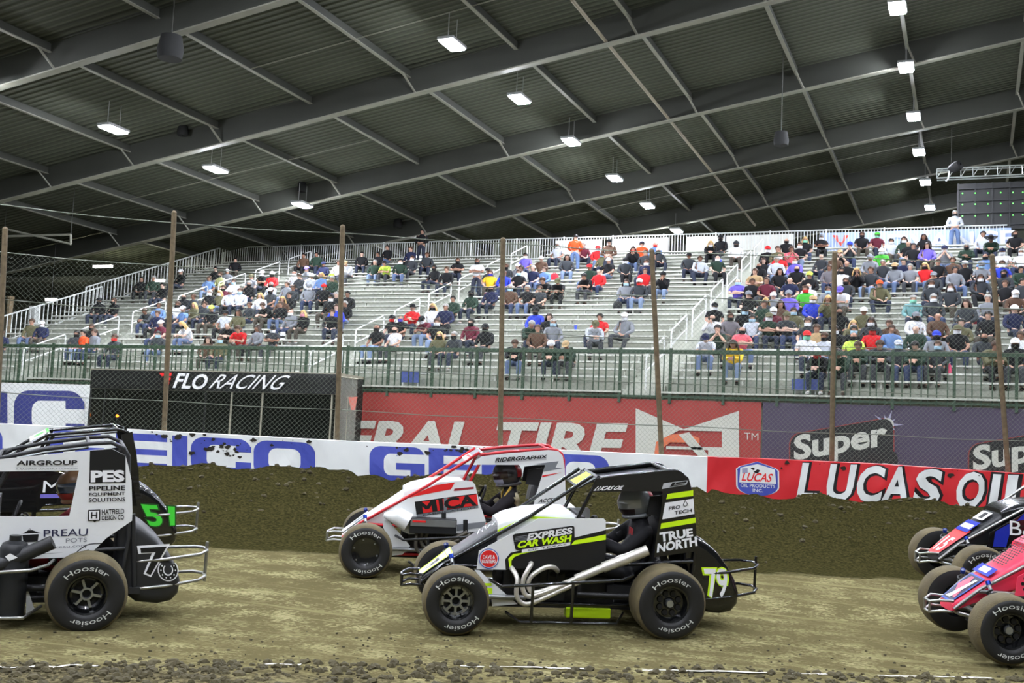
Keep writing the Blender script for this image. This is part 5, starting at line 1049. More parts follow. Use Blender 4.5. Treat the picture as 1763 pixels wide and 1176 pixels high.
# ---- the pink and black car nearest the right edge
nX = [('nose_decal', [(*rect(0, 0, 1, 1), 0, 0), (*poly((0, .0), (1, .0), (1, 1), (.0, 1)), 1, .002), (*poly((.06, .05), (.94, .05), (.94, .95), (.06, .95)), 0, .004), (*poly((.1, .55), (.3, .9), (.48, .9), (.9, .15), (.7, .15)), 2, .007), (*poly((.35, .2), (.2, .1), (.6, .1), (.85, .85), (.7, .85)), 3, .009)], [mat('dark blue vinyl', (25, 30, 60), .5), MT['vblue'], MT['pink'], MT['vwhite']])]
c, tail = car(dict(pose=(1.729, 11.6, .075, -2.766, 4.8), label='pink, blue and black open-wheel race car nearest the camera at the right edge', frame=MT['tubechrome'], body=MT['pink'], nose=MT['pink'], cowl=MT['pink'], visor=MT['carbon'], nosetip=nX, tail=MT['pink'], bumper=MT['tubechrome'], rbumper=MT['tubechrome'], nerf=MT['tubechrome'], wheels=('holes', 'holes'), axle=MT['tubechrome'], spin=.4))
CP = c
mb = MB(); mb.prism([(1.66, .50), (1.64, .66), (1.25, .90), (.70, .97), (.56, .97), (.54, .55), (.9, .53)], side_fr(.345), .008); o = mb.build('side_panel', MT['pink'], c.root, 0)
dots = [(*disc((1.58-.045*i+.02*(j % 2), .56+.045*j), .016, 8), 0, 0) for i in range(22) for j in range(9) if .56+.045*j < .66+(1.62-(1.58-.045*i))*.6 and .56+.045*j < .94]
flat_decal('dots', dots, [MT['vblack']], side_fr(.3475), o)
flat_decal('dots', [(*disc((.1+.13*(i % 7)+.06*((i//7) % 2), .05+.065*(i//7)), .05, 8, .022), 0, 0) for i in range(98)]+[(*poly((0, -.35), (1, -.35), (1, -.1), (0, -.1)), 1, 0), (*rect(.25, -.3, .75, -.15), 2, .004)], [MT['vblack'], MT['blue'], MT['vwhite']], lambda u, v, n: (1.70-.34*v, (u-.5)*.34, .70+.255*v+n+.01), c.root)
# ------------------------------------------------------------------ people
def hand_chain(V, E, R, wrist, d, up, side, curl, sc=1.0):
    """palm, four fingers and a thumb grown from the wrist vertex; d: along the hand, up: back of the hand, side: towards the thumb"""
    d, up, side = [np.array(q, float)/np.linalg.norm(q) for q in (d, up, side)]; w = np.array(V[wrist]); 
    def addv(p, r, par): V.append(tuple(p)); R.append(r); E.append((par, len(V)-1)); return len(V)-1
    palm = addv(w+d*.045*sc, .026*sc, wrist); 
    for k, (off, ln) in enumerate([(.028, .07), (.010, .08), (-.009, .075), (-.027, .058)]):
        p = w+d*.085*sc+side*off*sc; a = addv(p, .0105*sc, palm); 
        d2 = d*math.cos(curl)-up*math.sin(curl); d3 = d*math.cos(curl*2.1)-up*math.sin(curl*2.1)
        b = addv(p+d2*ln*.5*sc, .009*sc, a); addv(p+d2*ln*.5*sc+d3*ln*.5*sc, .0075*sc, b)
    a = addv(w+d*.03*sc+side*.035*sc-up*.006*sc, .0115*sc, palm); b = addv(w+d*.062*sc+side*.055*sc-up*.016*sc, .0095*sc, a); addv(w+d*.088*sc+side*.052*sc-up*.03*sc, .008*sc, b)
def skel(P, what):
    """P: joints; what: 'body', 'top', 'tee', 'trousers'"""
    V, E, R = [], [], []
    def a(p, r, par=None): V.append(tuple(p)); R.append(r); i = len(V)-1; (E.append((par, i)) if par is not None else None); return i
    hip, waist, chest, neck, hb, hd = [np.array(P[k], float) for k in ('hip', 'waist', 'chest', 'neck', 'headbase', 'head')]
    g = {'body': 0, 'top': .022, 'tee': .021, 'trousers': .016}[what]
    if what == 'trousers':
        root = a(hip, .13+g); a(waist*.6+hip*.4, .125+g, root)
    else:
        root = a(hip, .125+g if what == 'body' else .135+g); w = a(waist, .118+g, root); c = a(chest, .128+g, w)
        nk = a(neck, .062+g*(1.3 if what in ('top', 'tee') else .6), c)
        if what in ('top', 'tee'): a(neck*.45+hb*.55+np.array([0, .006, 0]), .066, nk)
        if what == 'body':
            h0 = a(hb, .058, nk); h1 = a(hb*.45+hd*.55, .082, h0); h2 = a(hd+(hd-hb)*.25, .092, h1); a(hd+(hd-hb)*.95, .062, h2)
        for s, k in ((1, 'R'), (-1, 'L')):
            sh, el, wr = [np.array(P[q+k], float) for q in ('sh', 'el', 'wr')]
            j = a(sh, .062+g*1.25, c); up_ = a(sh*.5+el*.5, .050+g*.9, j)
            if what == 'tee': a(sh*.28+el*.72, .052+g*1.2, up_); continue
            e_ = a(el, .042+g*.9, up_); m = a(el*.45+wr*.55, .038+g*.8, e_)
            if what == 'top': a(wr*1.0, .033+g*.6, m); continue
            w_ = a(wr, .027, m); hand_chain(V, E, R, w_, *P['hand'+k])
    if what in ('body', 'trousers'):
        for s, k in ((1, 'R'), (-1, 'L')):
            hj, kn, an, toe = [np.array(P[q+k], float) for q in ('hj', 'kn', 'an', 'toe')]
            j = a(hj, .088+g, root); t = a(hj*.5+kn*.5, .078+g, j); k_ = a(kn, .060+g, t); cf = a(kn*.62+an*.38, .058+g, k_); n = a(an, .042+g, cf)
            if what == 'body': h = a(an*.6+toe*.4+np.array([0, 0, -.035]), .036, n); a(toe, .030, h)
    return V, E, R
def mirror_pose(P, asym=None):
    P = dict(P); nk, hb, hd = [np.array(P[k], float) for k in ('neck', 'headbase', 'head')]; hb2 = nk+.55*(hb-nk); P['headbase'] = tuple(hb2); P['head'] = tuple(hb2+(hd-hb)*.95)
    Q = dict(P)
    for k in list(P):
        if k.endswith('R') and k not in ('handR',): Q[k[:-1]+'L'] = (-P[k][0], P[k][1], P[k][2])
    d, u, sd, cu = P['handR']; Q['handL'] = ((-d[0], d[1], d[2]), (-u[0], u[1], u[2]), (-sd[0], sd[1], sd[2]), cu)
    if asym: Q.update(asym)
    return Q
# a figure faces -Y; seat (or ground) at z = 0
SIT = dict(hip=(0, 0, .10), waist=(0, .02, .27), chest=(0, .015, .46), neck=(0, -.005, .615), headbase=(0, -.02, .665), head=(0, -.035, .76), shR=(.185, .02, .535), elR=(.25, -.06, .29), wrR=(.13, -.28, .19), handR=((-.6, -.75, -.15), (.1, -.1, 1), (-.7, .6, 0), .5),
           hjR=(.095, -.04, .09), knR=(.15, -.46, .10), anR=(.14, -.43, -.33), toeR=(.15, -.60, -.385))
POSES = {'sit': mirror_pose(SIT),
         'arms': mirror_pose({**SIT, 'elR': (.25, -.10, .33), 'wrR': (.03, -.25, .36), 'handR': ((-1, .15, .1), (0, -1, .2), (0, .2, 1), .35)}, {'wrL': (-.02, -.24, .31)}),
         'lean': mirror_pose({**SIT, 'waist': (0, -.04, .26), 'chest': (0, -.14, .42), 'neck': (0, -.24, .535), 'headbase': (0, -.275, .575), 'head': (0, -.33, .655), 'shR': (.18, -.16, .48), 'elR': (.19, -.36, .23), 'wrR': (.06, -.55, .25), 'handR': ((-.7, -.6, -.2), (.3, -.2, .9), (-.3, .3, .9), .6)}),
         'chin': mirror_pose({**SIT, 'waist': (0, 0, .27), 'chest': (0, -.05, .45), 'neck': (0, -.09, .595), 'headbase': (0, -.11, .64), 'head': (0, -.13, .735), 'shR': (.18, -.06, .52), 'elR': (.18, -.34, .30), 'wrR': (.05, -.29, .52), 'handR': ((-.35, .1, .9), (.6, -.8, .1), (-.6, .6, .4), .5)}),
         'legs': mirror_pose({**SIT, 'knR': (.24, -.40, .13), 'anR': (.17, -.50, -.30), 'toeR': (.22, -.66, -.36), 'elR': (.28, -.10, .30), 'wrR': (.17, -.34, .18)}, {'elL': (-.24, -.13, .30), 'wrL': (-.05, -.29, .22)}),
         'stand': mirror_pose({'hip': (0, 0, .93), 'waist': (0, .0, 1.10), 'chest': (0, .02, 1.29), 'neck': (0, .01, 1.445), 'headbase': (0, -.005, 1.495), 'head': (0, -.02, 1.59), 'shR': (.185, .02, 1.365), 'elR': (.27, .02, 1.09), 'wrR': (.10, -.19, 1.02), 'handR': ((-.8, -.5, -.1), (.2, -.6, .8), (-.3, -.1, .8), .6),
                               'hjR': (.09, 0, .90), 'knR': (.12, -.03, .49), 'anR': (.13, .02, .09), 'toeR': (.15, -.14, .035)}),
         'standarms': None}
_p = dict(POSES['stand']); _p.update({'elR': (.25, -.08, 1.14), 'wrR': (.03, -.23, 1.19), 'elL': (-.25, -.08, 1.14), 'wrL': (-.03, -.22, 1.14), 'handR': ((-1, .15, .1), (0, -1, .2), (0, .2, 1), .35), 'handL': ((1, .15, .1), (0, -1, .2), (0, .2, 1), .35)}); POSES['standarms'] = _p
def rot_ax(k, a): return np.array(Matrix.Rotation(a, 3, k))
_q = mirror_pose({'hip': (0, 0, .0), 'waist': (0, .06, .17), 'chest': (0, .08, .36), 'neck': (0, .05, .51), 'headbase': (0, .03, .56), 'head': (0, .0, .655), 'shR': (.18, .08, .43), 'elR': (.25, -.14, .24), 'wrR': (.17, -.36, .33), 'handR': ((-.3, -.9, .35), (.85, -.2, .4), (-.2, .3, .9), 1.0),
                  'hjR': (.09, -.04, .0), 'knR': (.12, -.44, .14), 'anR': (.10, -.80, -.06), 'toeR': (.10, -.92, .03)}); POSES['drive'] = _q
TPL = {}
def bake():
    todo = []
    for pn, P in POSES.items():
        for what in ('body', 'top', 'tee', 'trousers'):
            V, E, R = skel(P, what); me = bpy.data.meshes.new('sk'); me.from_pydata(V, E, []); o = bpy.data.objects.new('sk', me); COL.objects.link(o)
            md = o.modifiers.new('s', 'SKIN'); md.use_smooth_shade = True; md.branch_smoothing = .35; o.modifiers.new('u', 'SUBSURF').levels = 1
            for i, sv in enumerate(me.skin_vertices[0].data): sv.radius = (R[i], R[i]); sv.use_root = (i == 0)
            o.modifiers['u'].render_levels = 1; todo.append((pn, what, o))
    dg = bpy.context.evaluated_depsgraph_get()
    for pn, what, o in todo:
        me = bpy.data.meshes.new_from_object(o.evaluated_get(dg)); me.name = {'body': 'person', 'top': 'long_sleeved_top', 'tee': 'shirt', 'trousers': 'trousers'}[what]
        co = np.array([v.co[:] for v in me.vertices]); P = POSES[pn]
        hip, chest = np.array(P['hip']), np.array(P['chest'])
        # a torso is wider than deep: flatten front to back around the spine, more at the belly line of the top
        if what != 'trousers':
            ax = np.array(P['chest'])-np.array(P['hip']); L = np.linalg.norm(ax); ax = ax/L; rel = co-np.array(P['hip']); t = rel@ax
            k = ((t > .02) & (t < L+.10) & (np.abs(co[:, 0]) < .17)); f = np.array([0, -1., 0]); f = f-ax*np.dot(f, ax); f /= np.linalg.norm(f); dd = rel@f
            co[k] -= np.outer(dd[k]*.12, f); co[k, 0] *= 1.17
        if what == 'body':
            hd, hb = np.array(P['head']), np.array(P['headbase']); up = (hd-hb)/np.linalg.norm(hd-hb); fw = np.array([0, -1., 0]); fw = fw-up*np.dot(fw, up); fw /= np.linalg.norm(fw)
            r = co-hd; z = r@up; y = r@fw; x = co[:, 0]; m = (z > -.10) & (np.linalg.norm(r, axis=1) < .17)
            g = lambda cx, cy, sx, sy: np.exp(-((np.abs(x)-cx)/sx)**2-((z-cy)/sy)**2)
            front = np.clip(y/.05, 0, 1)*m
            co += np.outer(front*(.030*g(0, -.005, .014, .022)+.012*g(0, -.085, .035, .018)-.010*g(.033, .022, .016, .013)+.006*g(.03, .045, .03, .012)+.006*g(0, -.052, .024, .008)), fw)
            co[m, 0] *= .90; co += np.outer((m*np.exp(-((np.abs(x)-.085)/.012)**2-(z/.028)**2-((y+.01)/.02)**2)*np.sign(x)*.018), (1, 0, 0))
            me.vertices.foreach_set('co', co.ravel()); bm = bmesh.new(); bm.from_mesh(me)
            for s in (1, -1):                                         # dark eyes and a mouth line
                c = hd+up*.022+fw*.088+np.array([s*.032, 0, 0])
                mt = Matrix.Translation(c)@Matrix.Diagonal((.014, .008, .007, 1)); fs = bmesh.ops.create_uvsphere(bm, u_segments=8, v_segments=6, radius=1, matrix=mt)
                for v in fs['verts']:
                    for f_ in v.link_faces: f_.material_index = 1
            c = hd-up*.052+fw*.088; fs = bmesh.ops.create_uvsphere(bm, u_segments=8, v_segments=6, radius=1, matrix=Matrix.Translation(c)@Matrix.Diagonal((.024, .006, .004, 1)))
            for v in fs['verts']:
                for f_ in v.link_faces: f_.material_index = 1
            bm.to_mesh(me); bm.free()
        else: me.vertices.foreach_set('co', co.ravel())
        me.materials.clear(); me.materials.append(MT['skin'] if what == 'body' else MT['cloth'])
        if what == 'body': me.materials.append(EYE_)
        me.shade_smooth(); TPL[(pn, what)] = me; m2 = o.data; bpy.data.objects.remove(o); bpy.data.meshes.remove(m2)
EYE_ = mat('eye and lip', (58, 32, 28), .4); 

bake()
# head gear in head space: z up, -y forward, origin at the middle of the head
def ell(mb, c, r, v0, v1, u0=0., u1=1., nu=20, nv=8, mi=0, th=.0):
    c = np.array(c, float); r = np.array(r, float)
    def fn(u, v): a = 2*PI*(u0+(u1-u0)*u); b = PI*(v0+(v1-v0)*v); return c+r*np.array([math.sin(b)*math.sin(a), -math.sin(b)*math.cos(a), math.cos(b)])
    mb.grid(fn, nu, nv, mi, closeu=(u1-u0 == 1.))
def g_short():
    mb = MB(); mb.grid(lambda u, v: (lambda a, b: np.array([.098*math.sin(b)*math.sin(a), .012-.108*math.sin(b)*math.cos(a), .03+.102*math.cos(b)]))(2*PI*u, PI*(.02+v*(.40 if math.cos(2*PI*u) > .55 else .60))), 24, 8, 0, True); return mb.mesh('hair', MT['hair'])
def g_long():
    mb = MB(); mb.grid(lambda u, v: (lambda a, t, b: np.array([(.105+.02*t)*math.sin(b)*math.sin(a)*(1+.25*t), .02-.112*math.sin(b)*math.cos(a)*(1+.1*t), .03+.108*math.cos(b)-.24*t*t]))(2*PI*u, (v if math.cos(2*PI*u) < .45 else 0), PI*(.02+v*(.40 if math.cos(2*PI*u) > .62 else .55))), 28, 12, 0, True); return mb.mesh('hair', MT['hair'])
def g_bald():
    mb = MB(); mb.grid(lambda u, v: (lambda a, b: np.array([.094*math.sin(b)*math.sin(a), .014-.104*math.sin(b)*math.cos(a), .02+.095*math.cos(b)]))(2*PI*(.27+.46*u), PI*(.42+v*.22)), 18, 5); return mb.mesh('hair', MT['hair'])
def g_cap():
    mb = MB(); ell(mb, (0, .008, .036), (.104, .114, .098), .0, .50, nu=24); mb.grid(lambda u, v: (lambda a: np.array([(.104)*math.sin(a)*(1-.08*v), -.10*math.cos(a)-.085*v*math.cos(a)**.5+.008, .040-.018*v-.02*abs(math.sin(a))**2*v]))((u-.5)*PI*.86), 14, 4)
    mb.grid(lambda u, v: (lambda a: np.array([(.104)*math.sin(a)*(1-.08*v), -.10*math.cos(a)-.085*v*math.cos(a)**.5+.008, .034-.018*v-.02*abs(math.sin(a))**2*v]))((u-.5)*PI*.86), 14, 4); mb.ball((0, .008, .134), .012, 8, 5); return mb.mesh('cap', MT['cloth'])
def g_beanie():
    mb = MB(); ell(mb, (0, .010, .035), (.106, .116, .112), .0, .52, nu=24); mb.grid(lambda u, v: (lambda a: np.array([.113*math.sin(a), .01-.122*math.cos(a), .012+.045*v]))(2*PI*u), 24, 3, 0, True); mb.ball((0, .01, .15), .018, 8, 5); return mb.mesh('beanie', MT['cloth'])
def g_cowboy():
    mb = MB(); mb.lathe([(.001, .148), (.06, .15), (.085, .125), (.10, .03)], (0, .008, .015), (0, 0, 1), 24); mb.grid(lambda u, v: (lambda a, r: np.array([r*math.sin(a)*1.15, .008-r*math.cos(a)*1.15, .04+.05*((r-.1)/.1)**1.2*abs(math.sin(a))**2*1.2]))(2*PI*u, .095+.10*v), 28, 4, 0, True); return mb.mesh('cowboy_hat', MT['cloth'])
def g_hood():
    mb = MB(); mb.grid(lambda u, v: (lambda a, b: np.array([.118*math.sin(b)*math.sin(a), .018-.122*math.sin(b)*math.cos(a), .02+.125*math.cos(b)]))(2*PI*(.14+.72*u), PI*(.03+v*.85)), 20, 10); return mb.mesh('hood', MT['cloth'])
def g_mask():
    mb = MB(); mb.grid(lambda u, v: (lambda a: np.array([.086*math.sin(a), -.002-(.104+.012*math.sin(PI*v)*math.cos(a))*math.cos(a), -.022-.088*v+.006*math.cos(a)]))((u-.5)*PI*.95), 14, 6)
    for s in (1, -1): mb.tube([(s*.085, -.015, -.02), (s*.095, .01, .012)], .003, 5); mb.tube([(s*.083, -.015, -.085), (s*.095, .01, -.02)], .003, 5)
    return mb.mesh('face_mask', MT['cloth'])
def g_cup(): 
    mb = MB(); mb.box((0, 0, 0), (.07, .012, .14)); return mb.mesh('phone', MT['dull'], 0, .004)
GEAR = dict(short=g_short(), long=g_long(), bald=g_bald(), cap=g_cap(), beanie=g_beanie(), cowboy=g_cowboy(), hood=g_hood(), mask=g_mask())
mb = MB(); mb.tube([(0, .06, .0), (0, .02, -.005), (0, -.05, -.015), (0, -.13, -.03), (0, -.165, -.036)], [.03, .046, .045, .043, .024], 10); SHOE = mb.mesh('shoe', MT['cloth'])
mb = MB(); mb.box((0, 0, 0), (.30, .006, .13)); PRINT = mb.mesh('print', MT['cloth'], 0)
CL = dict(K=('black', (22, 23, 26)), W=('white', (226, 228, 230)), G=('grey', (128, 132, 138)), D=('charcoal', (52, 56, 60)), N=('navy', (30, 36, 66)), B=('blue', (48, 66, 190)), R=('red', (212, 38, 42)), M=('maroon', (98, 34, 50)), P=('purple', (112, 98, 198)), Y=('yellow', (238, 196, 50)), O=('orange', (226, 86, 40)),
          T=('brown', (88, 66, 52)), E=('dark green', (38, 58, 46)), L=('light grey', (192, 198, 206)), C=('olive', (94, 92, 66)), I=('pink', (228, 104, 116)), S=('denim blue', (104, 136, 184)), Q=('teal', (112, 156, 156)), V=('bright green', (76, 178, 60)), F=('pale yellow', (208, 212, 150)), X=('plaid black and white', (112, 108, 112)), A=('tan', (176, 150, 110)), Z=('neon yellow', (196, 226, 90)))
MK = dict(W=('white', (232, 234, 236)), U=('pale blue', (172, 206, 224)), K=('black', (20, 20, 22)), R=('red', (206, 50, 46)), E=('mint green', (140, 212, 182)), B=('blue', (60, 70, 190)), P=('purple', (70, 60, 150)), I=('pink', (226, 150, 170)))
HAIR = dict(b=('brown hair', (70, 48, 34), 'short'), d=('dark hair', (28, 24, 22), 'short'), g=('grey hair', (160, 158, 152), 'short'), y=('long blond hair', (198, 164, 104), 'long'), r=('long dark hair', (52, 36, 28), 'long'), n=('a bald head', (110, 90, 76), 'bald'))
GAR = dict(h='hoodie', t='tee shirt', j='jacket', s='sweatshirt', l='shirt', v='vest')
CAPW = dict(c=('cap', 'cap'), k=('knit hat', 'beanie'), w=('cowboy hat', 'cowboy'))
TROU = [(54, 64, 92), (40, 46, 62), (92, 108, 140), (30, 31, 34), (60, 62, 66), (120, 138, 166), (72, 66, 58), (44, 50, 66)]
SKINS = [(206, 166, 144), (192, 150, 128), (212, 176, 156), (180, 138, 116), (150, 110, 90)]
def col4(c): return (*[float(q) for q in lin(c)], 1.)
def add_part(name, me, parent, color, loc=(0, 0, 0), rot=(0, 0, 0), scale=None, label=None):
    o = bpy.data.objects.new(name, me); COL.objects.link(o); o.parent = parent; o.location = loc; o.rotation_euler = rot; o.color = color
    if scale: o.scale = scale
    return o
def head_of(pn):
    P = POSES[pn]; hd, hb = np.array(P['head']), np.array(P['headbase']); up = hd-hb; return tuple(hd), (math.atan2(-up[1], up[2]) if True else 0)
def person(rnd, pose, torso, gar, head, mask, skin=None, trousers=None, scale=1., cup=False):
    b = bpy.data.objects.new('person', TPL[(pose, 'body')]); COL.objects.link(b); b.color = col4(skin or rnd.choice(SKINS)); b.scale = (scale*1.07, scale*1.07, scale)
    short = gar in ('t',)
    o = add_part({'h': 'hoodie', 't': 'tee_shirt', 'j': 'jacket', 's': 'sweatshirt', 'l': 'shirt', 'v': 'vest'}[gar], TPL[(pose, 'tee' if short else 'top')], b, col4(torso))
    add_part('trousers', TPL[(pose, 'trousers')], b, col4(trousers or rnd.choice(TROU)))
    P = POSES[pose]; sc = rnd.choice([(30, 30, 32), (200, 200, 196), (70, 60, 52), (24, 24, 26)])
    for k in 'RL': 
        an, toe = np.array(P['an'+k]), np.array(P['toe'+k]); add_part('shoe', SHOE, b, col4(sc), tuple(an+np.array([0, .0, -.02])), (0, 0, math.atan2(toe[0]-an[0], -(toe[1]-an[1]))))
    loc, tilt = head_of(pose); rot = (tilt*.9, 0, 0)
    if head[0] in CAPW:
        add_part({'c': 'cap', 'k': 'knit_hat', 'w': 'cowboy_hat'}[head[0]], GEAR[CAPW[head[0]][1]], b, col4(CL[head[1]][1]), loc, rot)
        add_part('hair', GEAR['bald'], b, col4(rnd.choice([(60, 44, 34), (120, 116, 110), (40, 32, 28)])), loc, rot)
    else:
        h = HAIR[head[0]]; add_part('hair', GEAR[h[2]], b, col4(h[1]), loc, rot)
    if gar == 'h': add_part('hood', GEAR['hood'], b, col4(tuple(int(q*.92) for q in torso)), (loc[0], loc[1]+.06, loc[2]-.165), (rot[0]-.9, 0, 0), (1.05, .8, .62))
    if mask in MK: add_part('face_mask', GEAR['mask'], b, col4(MK[mask][1]), loc, rot)
    return b
